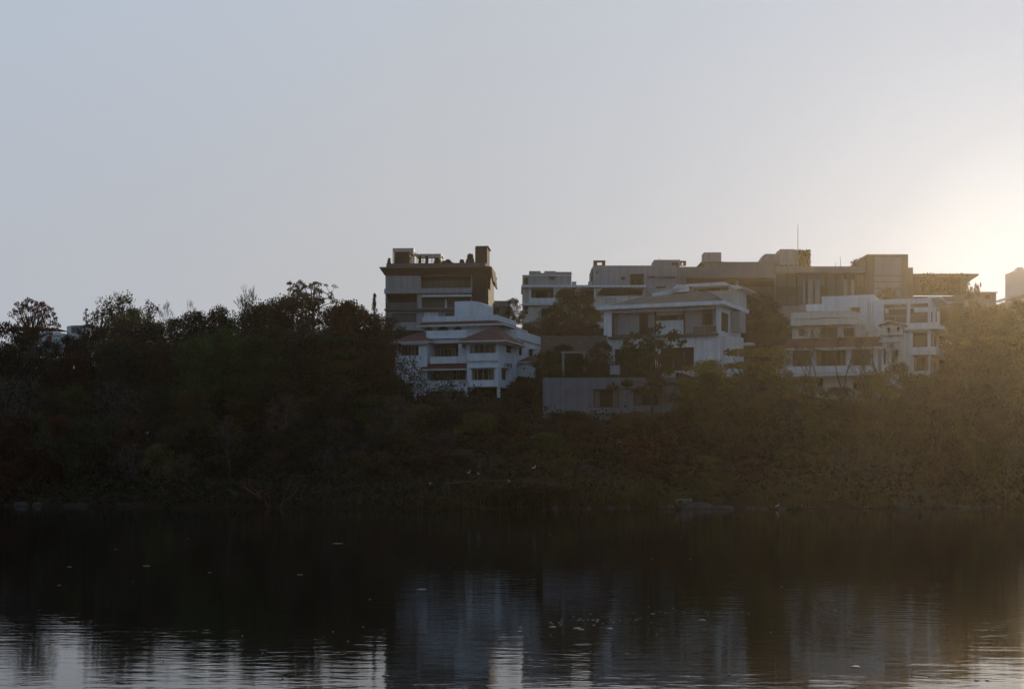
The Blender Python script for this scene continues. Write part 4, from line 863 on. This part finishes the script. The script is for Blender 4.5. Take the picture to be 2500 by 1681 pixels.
# ---- trees one can tell apart: key, px, top, Y, width, leaf, label
for a in [
 ('tallclumpy', 78, 724, 172, 130, 'rust', 'open reddish-brown tree with separate leaf clumps, leftmost on the skyline'),
 ('dome2', 15, 778, 168, 110, 'dark', 'dark bushy tree cut by the left edge below the open reddish tree'),
 ('round2', 118, 826, 178, 120, 'dark', 'dark round tree in front of the small roof terrace house'),
 ('round2', 165, 813, 180, 90, 'dark', 'dark round tree between the roof terrace house and the small white block'),
 ('umbrella', 218, 791, 172, 60, 'dark', 'small thin flat-topped tree right of the small white rooftop block'),
 ('dome1', 200, 811, 182, 110, 'dark', 'low dark tree below the small white rooftop block'),
 ('airy', 312, 706, 170, 190, 'olive', 'large airy round-crowned tree with sky showing through, tallest on the left skyline'),
 ('tallflat', 243, 752, 166, 80, 'olive', 'side limb tree with loose leaves just left of the large airy tree'),
 ('dome3', 345, 775, 176, 200, 'dark', 'dense dark tree under the large airy skyline tree'),
 ('round1', 478, 752, 174, 90, 'green', 'low rounded green tree between the two leafless skyline trees'),
 ('dome2', 545, 742, 178, 80, 'dark', 'small pointed dark tree left of the pale leafless tree'),
 ('dome1', 620, 722, 172, 110, 'dark', 'dark tree at the foot of the pale leafless skyline tree'),
 ('round2', 655, 733, 180, 90, 'dark', 'small dark tree filling the notch left of the broad brown dome tree'),
 ('bigdome', 735, 713, 182, 290, 'brown', 'broad dense brown dome-shaped tree in the middle of the left skyline'),
 ('tallflat', 765, 684, 184, 128, 'yellow', 'sparse yellow-green tree top rising above the brown dome tree'),
 ('tallflat', 716, 696, 187, 55, 'yellow', 'thin yellow-green sprig left of the sparse yellow-green tree top'),
 ('round1', 845, 724, 178, 120, 'rust', 'rusty brown tree right of the sparse yellow-green tree top'),
 ('dome1', 935, 760, 190, 130, 'brown', 'dark brown tree hiding the lower left corner of the ridge house'),
 ('dome2', 885, 752, 186, 120, 'brown', 'dark brown tree below the small conifer'),
 ('dome1', 545, 785, 158, 210, 'green', 'bright green leafy tree in the middle of the left woodland'),
 ('round1', 630, 812, 152, 150, 'green', 'green leafy tree at the edge of the brown trees, left of centre wood'),
 ('dome2', 470, 818, 152, 140, 'green', 'green leafy tree left of the bright green tree'),
 ('tiers', 830, 822, 158, 180, 'green', 'layered dark green tree below the brown dome tree'),
 ('dome3', 745, 800, 165, 180, 'brown', 'brown tree in the shade below the brown dome tree'),
 ('dome1', 905, 852, 160, 110, 'brown', 'brown shaded tree left of the red tiled house'),
 ('dome2', 1252, 725, 228, 58, 'brown', 'brown tree between the ridge house and the slab-roofed white house'),
 ('round1', 1190, 752, 226, 34, 'rust', 'small rusty bush right of the ridge house foot', ),
 ('dome3', 1395, 705, 212, 140, 'olive', 'big olive green tree in front of the slab-roofed white house'),
 ('round2', 1352, 748, 208, 90, 'olive', 'olive tree at the left shoulder of the big olive green tree'),
 ('dome1', 1440, 742, 210, 80, 'olive', 'olive tree between the big olive green tree and the white villa'),
 ('dome1', 1310, 782, 206, 110, 'brown', 'brown low tree above the stone retaining wall, left end'),
 ('dome2', 1400, 785, 203, 120, 'brown', 'brown low tree above the middle of the stone retaining wall'),
 ('broad', 1595, 788, 160, 235, 'bright', 'bright green large-leaved tree standing in front of the white modern villa'),
 ('round1', 1345, 852, 182, 90, 'olive', 'olive green tree at the right corner of the red tiled house'),
 ('round2', 1412, 860, 176, 80, 'green', 'clipped green shrub in the garden gateway above the grey house'),
 ('dome2', 1465, 830, 181, 90, 'brown', 'dark brown tree right of the garden gateway'),
 ('bush2', 1350, 885, 172, 80, 'olive', 'olive shrub on the terrace at the left end of the grey lower house'),
 ('bush1', 1445, 880, 175, 80, 'brown', 'brown shrub on the terrace just right of the garden gateway'),
 ('dome2', 1375, 838, 186, 100, 'brown', 'brown tree in front of the stone retaining wall, left of the gateway'),
 ('bush1', 1540, 858, 180, 90, 'olive', 'olive bush behind the large-leaved tree'),
 ('dome3', 1840, 712, 208, 160, 'brown', 'big brown tree between the white modern villa and the cream house'),
 ('dome1', 1895, 762, 204, 100, 'olive', 'olive brown tree at the left side of the cream house upper floor'),
 ('dome2', 1815, 770, 198, 100, 'rust', 'reddish tree just right of the white modern villa'),
 ('tiers', 1832, 852, 158, 210, 'yellow', 'wide layered yellowish-green tree left of the cream verandah house'),
 ('round1', 1730, 872, 152, 150, 'yellow', 'yellowish bushy tree right of the grey lower house'),
 ('dome2', 1900, 838, 172, 90, 'yellow', 'yellowish tree against the left columns of the cream house'),
 ('dome1', 2130, 898, 166, 130, 'yellow', 'yellow-green tree in front of the right end of the cream house'),
 ('round2', 2050, 940, 160, 120, 'olive', 'olive tree below the cream house verandah'),
 ('dome3', 2245, 905, 170, 150, 'olive', 'olive tree in front of the corner villa foot'),
 ('dome3', 2375, 738, 205, 190, 'olive', 'broad olive tree right of the corner villa, reaching the ridge'),
 ('dome1', 2455, 735, 198, 130, 'olive', 'large olive tree at the right edge of the ridge'),
 ('dome2', 2375, 815, 190, 110, 'olive', 'olive tree beside the corner villa terrace'),
 ('round1', 2300, 752, 228, 70, 'olive', 'small tree behind the corner villa roof'),
 ('umbrella', 2378, 686, 250, 40, 'brown', 'small loose tree at the end of the long ridge pergola'),
 ('tiers', 2420, 800, 185, 190, 'yellow', 'layered yellow-green tree on the right slope'),
 ('round2', 2165, 698, 238, 40, 'olive', 'small dark tree under the ridge block above the corner villa'),
 ('tallflat', 2092, 630, 262, 52, 'brown', 'thin windswept tree behind the concrete hall roof'),
 ('bigdome2', 640, 742, 188, 190, 'brown', 'dense brown tree joining the dark notch tree to the broad dome tree'),
 ('bigdome', 850, 738, 190, 210, 'brown', 'dense brown tree behind the rusty brown tree, left of the conifer'),
 ('bigdome2', 430, 775, 186, 200, 'dark', 'dark wide tree filling the skyline under the leafless fan tree'),
 ('bigdome', 525, 765, 186, 190, 'green', 'wide green tree filling the low skyline left of the pale leafless tree'),
 ('bigdome2', 250, 800, 186, 160, 'dark', 'dark wide tree below the side limb of the large airy tree'),
 ('bigdome', 50, 812, 184, 130, 'dark', 'dark wide tree under the open reddish tree'),
 ('bigdome2', 330, 748, 178, 170, 'olive', 'olive tree filling the heart of the large airy tree'),
 ('bigdome', 2400, 745, 206, 230, 'olive', 'widest olive tree of the right ridge, below the flat-roofed house'),
 ('bigdome2', 2490, 728, 210, 200, 'olive', 'tall olive tree cut by the right edge under the far high-rise'),
 ('bigdome', 2385, 790, 198, 150, 'olive', 'wide olive tree directly right of the corner villa'),
 ('bigdome2', 2440, 790, 190, 230, 'yellow', 'large yellow-lit olive tree low on the right slope'),
 ('bigdome', 2300, 908, 174, 170, 'olive', 'wide olive tree at the foot of the corner villa'),
 ('dome1', 938, 800, 168, 90, 'brown', 'brown tree overlapping the left end of the red tiled house'),
 ('round1', 958, 905, 164, 100, 'olive', 'olive tree in front of the curved balcony of the red tiled house'),
 ('bush2', 1275, 925, 168, 90, 'brown', 'brown bush before the arched porch of the red tiled house'),
 ('round1', 1965, 912, 163, 110, 'yellow', 'yellow-green tree before the left part of the cream house parapet'),
 ('round2', 2195, 880, 172, 90, 'olive', 'olive tree between the cream house turret and the corner villa'),
 ('bigdome', 1400, 1000, 146, 190, 'brown', 'wide brown tree covering the left foot of the grey lower house'),
 ('bigdome2', 1560, 1002, 148, 180, 'olive', 'wide olive tree covering the right foot of the grey lower house'),
 ('bigdome', 1190, 985, 150, 190, 'brown', 'wide brown tree just below the garage columns of the red tiled house'),
 ('bigdome', 2640, 735, 205, 240, 'olive', 'olive tree just beyond the right edge of the ridge, nearer one'),
 ('bigdome2', 2820, 740, 205, 260, 'olive', 'olive tree beyond the right edge of the ridge, farther one'),
 ('bigdome', 2990, 745, 200, 240, 'brown', 'brown tree farthest beyond the right edge of the ridge'),
 ('bigdome', -180, 780, 176, 240, 'dark', 'dark tree just beyond the left edge of the bank'),
 ('bigdome2', 1725, 905, 150, 170, 'yellow', 'wide yellowish tree over the right corner of the grey lower house'),
 ('bigdome', 1850, 900, 162, 200, 'olive', 'wide olive tree below the left end of the cream house'),
]: tree(*a[:6], label=a[6], group=None)
tree('cone', 915, 716, 196, 24, 'rust', 'conifer', 'small cone-shaped conifer left of the ridge house', rz=1, base=790)
tree('cone', 2360, 760, 196, 60, 'dark', 'conifer', 'dark pointed conifer in the olive trees right of the corner villa', rz=2)
tree('bare1', 425, 728, 170, 110, 'grey', 'bare_tree', 'leafless dark tree fanning out right of the large airy tree')
tree('bare2', 608, 697, 178, 75, 'grey', 'bare_tree', 'pale leafless tree with fine upright twigs on the left skyline', bark=BARKP)
tree('bare3', 1985, 800, 168, 150, 'grey', 'bare_tree', 'leafless branching tree in front of the cream house verandah')
tree('bare1', 2060, 790, 166, 130, 'grey', 'bare_tree', 'tall leafless tree spreading over the red verandah roof of the cream house')
tree('bare3', 2112, 842, 165, 110, 'grey', 'bare_tree', 'low leafless tree before the right verandah column of the cream house')
tree('bare1', 2155, 830, 168, 110, 'grey', 'bare_tree', 'leafless tree in front of the cream house turret')
tree('twiggy', 995, 862, 168, 120, 'grey', 'flowering_tree', 'grey sparse tree with pale blossom before the red tiled house balcony', cat='flowering tree', bark=BARKP)
tree('twiggy', 1095, 905, 166, 120, 'olive', 'shrub', 'thin twiggy shrub in front of the red tiled house lower terrace', cat='shrub')
tree('bare3', 560, 1010, 124, 70, 'grey', 'bare_tree', 'tall pale leafless double-trunk tree at the left shore', bark=BARKP)
tree('bush1', 60, 1010, 126, 150, 'red', 'flowering_shrub', 'dark red flowering shrub at the far left shore', cat='shrub')
tree('bush2', 10, 1120, 121.5, 90, 'red', 'flowering_shrub', 'low dark red shrub at the water below the red flowering shrub', cat='shrub')

# ---- the mass of trees and shrubs, row by row down the slope
rows = [
 # name, Y0, dY, tops, width, step, px range, keys, leafs, label fn
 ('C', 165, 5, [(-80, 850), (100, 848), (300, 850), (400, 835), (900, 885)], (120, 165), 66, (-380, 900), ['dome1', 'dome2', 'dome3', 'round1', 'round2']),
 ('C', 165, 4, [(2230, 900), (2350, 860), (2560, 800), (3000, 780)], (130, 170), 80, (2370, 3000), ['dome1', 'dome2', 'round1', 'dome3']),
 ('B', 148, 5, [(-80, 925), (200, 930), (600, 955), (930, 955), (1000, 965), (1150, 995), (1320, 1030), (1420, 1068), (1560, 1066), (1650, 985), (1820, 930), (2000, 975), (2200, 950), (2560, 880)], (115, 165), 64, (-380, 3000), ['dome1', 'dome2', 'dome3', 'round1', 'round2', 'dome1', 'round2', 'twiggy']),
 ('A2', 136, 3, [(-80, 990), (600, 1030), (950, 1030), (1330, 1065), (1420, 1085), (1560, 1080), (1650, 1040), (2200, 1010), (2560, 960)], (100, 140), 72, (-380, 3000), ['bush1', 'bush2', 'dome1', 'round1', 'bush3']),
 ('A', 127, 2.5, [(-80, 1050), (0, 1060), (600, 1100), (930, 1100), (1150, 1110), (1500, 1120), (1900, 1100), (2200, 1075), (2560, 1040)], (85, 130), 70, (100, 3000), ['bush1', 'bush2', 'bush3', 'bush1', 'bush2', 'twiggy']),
]
def zone(px, py):
    if px < 420: return 'far left below the open reddish tree'
    if px < 930: return 'left below the brown dome tree'
    if px < 1330: return 'below the red tiled house'
    if px < 1660: return 'below the grey lower house'
    if px < 2200: return 'below the cream verandah house'
    return 'below the white corner villa'
CLEAR = [(1325, 1660, 1000), (950, 1325, 965), (1895, 2140, 905)]
for (rn, Y0, dY, tops, wr, step, (pa, pb), keys) in rows:
    px = pa
    while px < pb:
        p_ = px + random.uniform(-.3, .3) * step; Y = Y0 + random.uniform(-dY, dY); top = interp(tops, p_) + random.uniform(-20, 16)
        key = random.choice(keys)
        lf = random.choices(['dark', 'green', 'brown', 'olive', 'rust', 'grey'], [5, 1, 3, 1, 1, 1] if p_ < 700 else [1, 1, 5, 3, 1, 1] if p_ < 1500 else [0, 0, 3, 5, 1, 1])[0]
        low = rn in ('A', 'A2')
        kind = 'shrub' if low else 'tree'
        row = {'A': 'at the water', 'A2': 'just behind the shore', 'B': 'halfway up', 'C': 'in the upper row'}[rn]
        nm = {'dark': 'dark green', 'green': 'green', 'brown': 'dry brown', 'olive': 'olive', 'rust': 'rusty', 'grey': 'grey dry'}[lf]
        tree(key, p_, top, Y, random.uniform(*wr), lf, 'shrub' if low else 'woodland_tree', '%s %s %s, %s' % (nm, kind, row, zone(p_, top)), '%ss %s, %s' % (kind, row, zone(p_, top)), kind)
        px += step

# ---- undergrowth on the slope and grass on the shore
def scatter(name, n, Yr, pr, s, zr, leaf, label, cat=None, dens=None):
    mb = MB(); k = 0
    while k < n:
        px = random.uniform(*pr); Y = random.uniform(*Yr); X = wx(px, Y)
        if Y < shoreY(X) + .05: continue
        q = noise.noise(Vector((X * .35, Y * .35, 5)))
        z = H(X, Y) + rnd() * zr * (.35 + max(0, q + .35) * 1.3)
        leafquad(mb, Vector((X, Y, z)), s); k += 1
    o = mb.build(name, LF[leaf]); tag(o, label, kind='stuff'); return o
scatter('undergrowth', 42000, (113, 205), (-150, 2700), .40, 1.5, 'scrub', 'dry brown undergrowth and low scrub covering the slope')
scatter('ground_cover', 26000, (113, 160), (-150, 1300), .36, 1.2, 'dark', 'dark green ground cover along the left and middle shore')
def grass(name, n, pr, Yr, hgt, leaf, label):
    mb = MB(); k = 0
    while k < n:
        px = random.gauss((pr[0] + pr[1]) / 2, (pr[1] - pr[0]) / 3.4); Y = random.uniform(*Yr); X = wx(px, Y)
        if Y < shoreY(X) + .2 or noise.noise(Vector((X * .25, Y * .3, 9))) < -.22: continue
        h = hgt * random.uniform(.4, 1.2) * (.6 + .8 * max(0, noise.noise(Vector((X * .5, Y * .5, 2))) + .4)); z = H(X, Y); a = rnd() * 3.14; w = .035; dx, dy = cos(a) * w, sin(a) * w; lx, ly = random.uniform(-.3, .3) * h, random.uniform(-.3, .3) * h
        q = len(mb.v); mb.v += [(X - dx, Y - dy, z - .05), (X + dx, Y + dy, z - .05), (X + lx, Y + ly, z + h)]; mb.f.append((q, q + 1, q + 2)); k += 1
    tag(mb.build(name, LF[leaf]), label, kind='stuff')
grass('shore_grass', 60000, (1120, 2250), (111, 124), .7, 'olive', 'rough green grass along the middle and right shore')
grass('reeds', 8000, (1180, 1420), (112, 117), .9, 'dark', 'darker reeds at the waterline below the grassy bank')

# ---- fallen branches, rocks, slabs, litter
def rock(name, px, py, Y, w, h, label, m=ROC, group=None, d=None, cat='rock', seed=0, z0=None):
    X = wx(px, Y); z = max(-.15, wz(py, Y) - h) if z0 is None else z0; d = d or w * .7
    bm = bmesh.new(); bmesh.ops.create_icosphere(bm, subdivisions=3, radius=1)
    for v in bm.verts:
        k = 1 + .28 * noise.noise(v.co * 1.3 + Vector((seed, px * .1, 0))) + .1 * noise.noise(v.co * 4 + Vector((px, 0, 0))); v.co *= k
        v.co = Vector((v.co.x * w / 2, v.co.y * d / 2, max(v.co.z, -.6) * h * .75))
    me = bpy.data.meshes.new(name); bm.to_mesh(me); bm.free(); me.materials.append(m); o = bpy.data.objects.new(name, me); COL.objects.link(o); o.location = (X, Y, z + .2 * h)
    tag(o, label, cat, group); return o
G_ = 'rocks along the far shore'
for i, (px, py, Y, w, h, lb) in enumerate([
 (1700, 1226, 113.4, 3.0, .7, 'long low pale rock at the water just right of the square concrete block'), (1765, 1232, 112.8, 1.9, .45, 'flat pale rock at the right end of the low shore rocks'),
 (1868, 1240, 112.2, .9, .3, 'small flat rock left of the white bird on the shore'), (2205, 1228, 112.5, 1.1, .9, 'grey boulder at the right shore with its foot in the water'),
 (2255, 1192, 117, 1.8, 1.7, 'large rounded boulder above the right shore'), (2345, 1240, 114.5, 1.6, .4, 'flat rock at the water near the right edge'), (2385, 1242, 114.6, 1.1, .35, 'small rock beside the flat rock near the right edge'),
 (52, 1225, 119, 1.2, .6, 'grey rock at the far left waterline'), (92, 1227, 119, .9, .5, 'smaller grey rock just right of the far left waterline rock')]):
    rock('rock', px, py, Y, w, h, lb, group=G_, seed=i * 7)
for i in range(34):
    px = random.choice([random.uniform(1120, 2500), random.uniform(1650, 2450)]); X = wx(px, 113); Y = shoreY(X) + random.uniform(-.5, .5); w_ = random.uniform(.25, .8)
    rock('rock', px, 0, Y, w_, w_ * random.uniform(.35, .6), 'small dark rock half sunk at the waterline, among its like', group='small waterline rocks', seed=i * 3, z0=-.04)
e = empty('concrete_block', (wx(1673, 113.6), 113.6, 0), 0, 'square pale grey concrete block at the shore with two slabs beside it', 'block')
mb = MB(); mb.box(-.72, .55, 0, 1.5, -.6, .75); mb.build('block', GP2, e)
o = bpy.data.objects[-1] if False else None
mb = MB(); mb.prism([(.6, -.6), (.6, .55), (1.9, .3), (3.1, .25), (3.1, -.6)], .3, 1.6, 'y'); mb.build('slab', GP, e)
e = empty('jetty_slab', (wx(1955, 112.6), 112.6, 0), R(-8), 'tilted pale concrete slab lying at the shore right of the white bird', 'slab')
MB().poly([(-.85, 0, .42), (.1, 0, .38), (.95, 0, .1), (.95, 1.4, .12), (.1, 1.5, .45), (-.85, 1.5, .5), (-.85, 0, .25), (.1, 0, .2), (.95, 0, -.12), (.95, 1.4, -.1), (.1, 1.5, .25), (-.85, 1.5, .3)], [(0, 1, 4, 5), (1, 2, 3, 4), (11, 10, 7, 6), (10, 9, 8, 7), (0, 6, 7, 1), (1, 7, 8, 2), (2, 8, 9, 3), (3, 9, 10, 4), (4, 10, 11, 5), (5, 11, 6, 0)]).build('slab', GP2, e)
mb = MB(); mb.box(-.7, -.4, .3, 1.2, -.6, .26); mb.box(.15, .45, .3, 1.2, -.6, .1); mb.build('footing', CO, e)
# low stone edge at the left shore
for i, (a, b, lb) in enumerate([(158, 215, 'low stone shore edging at the left, shorter piece'), (285, 352, 'low stone shore edging at the left, longer piece with an earth top')]):
    e = empty('shore_edging', (wx((a + b) / 2, 118.4), 118.2, 0), 0, lb, 'edging', 'stone edging along the left shore'); w = (b - a) / 2 * 118.4 / F
    mb = MB(); x = -w
    while x < w - .1: l = min(random.uniform(.35, .7), w - x); mb.box(x + .01, x + l - .01, random.uniform(-.04, .04), .6, -.4, random.uniform(.22, .32)); x += l
    mb.build('stones', ROC, e)
# fallen tree with orange branches
def fallen(name, px, Y, label, brs, m):
    X = wx(px, Y); e = empty(name, (X, Y, 0), 0, label, 'fallen tree')
    for nm, pts, r in brs:
        P = [Vector((wx(a, Y) - X, dy, wz(b, Y))) for a, b, dy in pts]; n = len(P)
        MB().tube(P, [r * (1 - .7 * i / (n - 1)) for i in range(n)], 6).build(nm, m, e)
    return e
fallen('fallen_tree', 655, 113.6, 'fallen leafless tree with orange-brown limbs spread at the left shore', [
 ('trunk', [(662, 1250, 0), (645, 1222, .2), (620, 1206, .3), (596, 1192, .6), (590, 1165, .8)], .16), ('branch', [(640, 1220, .2), (628, 1200, .4), (612, 1190, .6), (600, 1172, 1)], .09),
 ('branch', [(662, 1248, .1), (655, 1215, .5), (652, 1195, .9)], .08), ('branch', [(685, 1250, 0), (688, 1225, .3), (702, 1218, .4), (718, 1200, .7), (728, 1185, .9)], .13),
 ('branch', [(684, 1240, .1), (690, 1210, .6), (700, 1185, 1), (712, 1150, 1.5)], .07), ('branch', [(600, 1195, .5), (588, 1185, .6), (584, 1160, .8)], .08), ('branch', [(622, 1206, .2), (645, 1195, .5), (658, 1188, .8)], .06), ('branch', [(700, 1216, .4), (722, 1178, .8), (745, 1168, 1)], .05)], BARKO)
fallen('driftwood', 2010, 88, 'dark bent branch lying in the water off the right shore', [('branch', [(1990, 1296, 0), (2003, 1292, .1), (2018, 1294, .1), (2028, 1303, .2)], .05)], FRD)
fallen('driftwood', 2055, 88, 'short dark stump sticking out of the water right of the bent branch', [('stump', [(2053, 1306, 0), (2055, 1297, .05), (2060, 1295, .1)], .07)], FRD)
for px, t, b in ((556, 1110, 1200), (574, 1095, 1195), (176, 1110, 1150)):
    pass
# stripped branch fence at the shore
fallen('fallen_branch', 1145, 116, 'long thin bare branch lying along the bank below the red tiled house', [('branch', [(1085, 1180, 0), (1150, 1174, .3), (1210, 1173, .5), (1270, 1172, .8)], .05)], BARKP)

# white birds: body, neck, legs in one mesh each with a bill
def egret(px, py, Y, hgt, label, face=1, swim=False):
    X = wx(px, Y); z = wz(py, Y) if not swim else 0
    e = empty('egret', (X, Y, z), 0, label, 'bird', 'white water birds at the shore'); hgt *= .68; k = hgt / .8; mb = MB()
    zb = .05 if swim else .38
    mb.tube([(-.30 * k * face, 0, (zb + .02) * k), (-.18 * k * face, 0, (zb + .07) * k), (0, 0, (zb + .12) * k), (.13 * k * face, 0, (zb + .15) * k), (.19 * k * face, 0, (zb + .26) * k), (.13 * k * face, 0, (zb + .36) * k), (.17 * k * face, 0, (zb + .46) * k), (.24 * k * face, 0, (zb + .47) * k)], [.015, .07 * k, .11 * k, .07 * k, .035 * k, .03 * k, .035 * k, .02 * k], 8)
    mb.build('body', FEA, e, True); MB().tube([(.23 * k * face, 0, (zb + .468) * k), (.36 * k * face, 0, (zb + .45) * k)], [.015 * k, .004], 5).build('bill', BARKO, e)
    if not swim:
        for s_ in (-.04, .04): MB().tube([(.02 * face * k, s_, (zb + .06) * k), (.0, s_, .2 * k), (.02 * k * face, s_, -.02)], [.012, .01, .01], 5).build('leg', FRD, e)
egret(1050, 1186, 117, .55, 'white egret standing on the dark shore left of centre')
egret(1145, 1160, 119, .65, 'left of two pale egrets on the bank below the red tiled house'); egret(1168, 1163, 119, .6, 'right of two pale egrets on the bank below the red tiled house', -1)
egret(1898, 1243, 111.4, .7, 'bright white egret at the right shore between the flat rocks')
egret(1243, 1180, 116.5, .5, 'pale egret beside the long bare branch', -1); egret(1304, 1150, 119.5, .75, 'pale grey egret high on the bank right of the long bare branch')
egret(360, 1062, 128, .5, 'small white egret perched in the dark shrubs at the left')
# floating leaves and foam flecks
random.seed(5)
fl = MB(); n = 9; prof = [(cos(6.283 * k / n) * random.uniform(.7, 1.2), sin(6.283 * k / n) * random.uniform(.5, .9)) for k in range(n)]
fl.poly([(x, y, .0) for x, y in prof] + [(x * .8, y * .8, .28) for x, y in prof] + [(0, 0, .34)], [(k, (k + 1) % n, (k + 1) % n + n, k + n) for k in range(n)] + [(k + n, (k + 1) % n + n, 2 * n) for k in range(n)])
fme = mesh_of(fl, 'floating_leaf', FOAM)
spots = [(1715, 1513, 20), (825, 1326, 26), (733, 1402, 14), (903, 1462, 6), (940, 1649, 16), (1270, 1530, 10), (1350, 1530, 18), (1410, 1533, 20), (1420, 1536, 14), (1490, 1534, 16), (1594, 1498, 12), (1530, 1595, 10), (2090, 1627, 22), (2040, 1489, 9), (2218, 1651, 6), (2270, 1650, 10), (2172, 1469, 6), (145, 1428, 9), (170, 1383, 12), (358, 1381, 18), (512, 1397, 8), (283, 1340, 6), (1593, 1363, 5), (1030, 1438, 22), (2385, 1660, 14), (2410, 1660, 10), (1405, 1658, 16), (1780, 1646, 10)]
for _ in range(24): spots.append((random.gauss(1400, 75), random.gauss(1514, 5), random.uniform(4, 9)))
for _ in range(16): spots.append((random.gauss(1660, 60), random.gauss(1494, 4), random.uniform(3, 7)))
for _ in range(26): spots.append((random.uniform(20, 2300), random.uniform(1300, 1675), random.uniform(2.5, 6)))
for i, (px, py, w) in enumerate(spots):
    Y = HC * F / (py - HY); o = bpy.data.objects.new('floating_leaf', fme); COL.objects.link(o); o.location = (wx(px, Y), Y, .004); s_ = w * Y / F / 2; o.scale = (s_, s_ * random.uniform(.8, 1.5), .05); o.rotation_euler = (0, 0, random.uniform(-.3, .3))
    if i == 0: tag(o, 'largest pale leaf floating in the lake, right of centre', 'floating leaf', 'pale leaves floating on the lake')
    else: tag(o, 'small pale leaf or fleck floating flat on the lake', 'floating leaf', 'pale leaves floating on the lake')

# ============================================================ SKY, SUN, AIR, CAMERA
SUN_AZ, SUN_EL = R(20.4), R(9.2)
w = bpy.data.worlds.new("World"); sc.world = w; w.use_nodes = True
nt = w.node_tree; N = nt.nodes; L = nt.links; bg = N['Background']; s = N.new('ShaderNodeTexSky'); s.sky_type = 'NISHITA'; s.sun_disc = False
s.sun_elevation = SUN_EL; s.sun_rotation = SUN_AZ; s.dust_density = 4; s.air_density = 1; s.ozone_density = 2
# hazy evening: the sky's brightness is rolled off and its colour greyed, as through thick high haze
bw = N.new('ShaderNodeRGBToBW'); L.new(s.outputs[0], bw.inputs[0])
pw = N.new('ShaderNodeMath'); pw.operation = 'POWER'; pw.inputs[1].default_value = .2; sc1 = N.new('ShaderNodeMath'); sc1.operation = 'MULTIPLY'; sc1.inputs[1].default_value = .1
L.new(bw.outputs[0], sc1.inputs[0]); L.new(sc1.outputs[0], pw.inputs[0])
dv = N.new('ShaderNodeMath'); dv.operation = 'DIVIDE'; dv.inputs[1].default_value = 2.2; L.new(pw.outputs[0], dv.inputs[0])
rp = N.new('ShaderNodeValToRGB'); cr = rp.color_ramp
SKY = [(.55, (.11, .155, .23)), (.70, (.25, .32, .43)), (.80, (.47, .54, .64)), (.98, (.515, .56, .62)), (1.25, (.535, .60, .69)), (1.36, (.545, .635, .75)), (1.47, (.76, .90, 1)), (1.75, (.9, 1, 1))]
cr.elements[0].position = SKY[0][0] / 2.2; cr.elements[0].color = SKY[0][1] + (1,); cr.elements[1].position = SKY[-1][0] / 2.2; cr.elements[1].color = SKY[-1][1] + (1,)
for t, c in SKY[1:-1]: e = cr.elements.new(t / 2.2); e.color = c + (1,)
L.new(dv.outputs[0], rp.inputs[0])
tc = N.new('ShaderNodeTexCoord'); sx = N.new('ShaderNodeSeparateXYZ'); L.new(tc.outputs['Generated'], sx.inputs[0])
r2 = N.new('ShaderNodeValToRGB'); r2.color_ramp.elements[0].position = .13; r2.color_ramp.elements[0].color = (.96, .915, .88, 1); r2.color_ramp.elements[1].position = .34; r2.color_ramp.elements[1].color = (.99, .99, 1, 1); L.new(sx.outputs[2], r2.inputs[0])
mx = N.new('ShaderNodeMix'); mx.data_type = 'RGBA'; mx.blend_type = 'MULTIPLY'; mx.inputs[0].default_value = 1; L.new(rp.outputs[0], mx.inputs[6]); L.new(r2.outputs[0], mx.inputs[7])
vm = N.new('ShaderNodeVectorMath'); vm.operation = 'SCALE'; vm.inputs['Scale'].default_value = 10; L.new(mx.outputs[2], vm.inputs[0]); L.new(vm.outputs[0], bg.inputs[0]); bg.inputs[1].default_value = .1
sd = bpy.data.lights.new('sun', 'SUN'); sd.energy = 3; sd.angle = R(.53); sd.color = (1, .80, .56)
so = bpy.data.objects.new('sun', sd); COL.objects.link(so); so.location = (80, 200, 60)
dirv = Vector((sin(SUN_AZ) * cos(SUN_EL), cos(SUN_AZ) * cos(SUN_EL), sin(SUN_EL))); so.rotation_euler = dirv.to_track_quat('Z', 'Y').to_euler()
HAZE = True
if HAZE:
    hm = bpy.data.materials.new('haze_air'); hm.use_nodes = True; nt = hm.node_tree; nt.nodes.remove(nt.nodes['Principled BSDF'])
    pv = nt.nodes.new('ShaderNodeVolumePrincipled'); pv.inputs['Color'].default_value = (.97, .81, .57, 1); pv.inputs['Density'].default_value = .00012; pv.inputs['Anisotropy'].default_value = .80
    nt.links.new(pv.outputs[0], nt.nodes['Material Output'].inputs['Volume'])
    mb = MB().box(-1600, 1600, -200, 1700, -4, 62); tag(mb.build('haze', hm), kind='stuff')
cd = bpy.data.cameras.new('camera'); cam = bpy.data.objects.new('camera', cd); COL.objects.link(cam)
cam.location = (0, 0, HC); cam.rotation_euler = (R(90), 0, 0); cd.lens = 50; cd.sensor_width = 36; cd.shift_y = (HY - 840.5) / 2500; cd.clip_end = 6000
sc.camera = cam
sc.view_settings.view_transform = 'Standard'; sc.view_settings.look = 'None'; sc.view_settings.gamma = 1; sc.view_settings.exposure = 0
sc.render.resolution_x = 1024; sc.render.resolution_y = 688
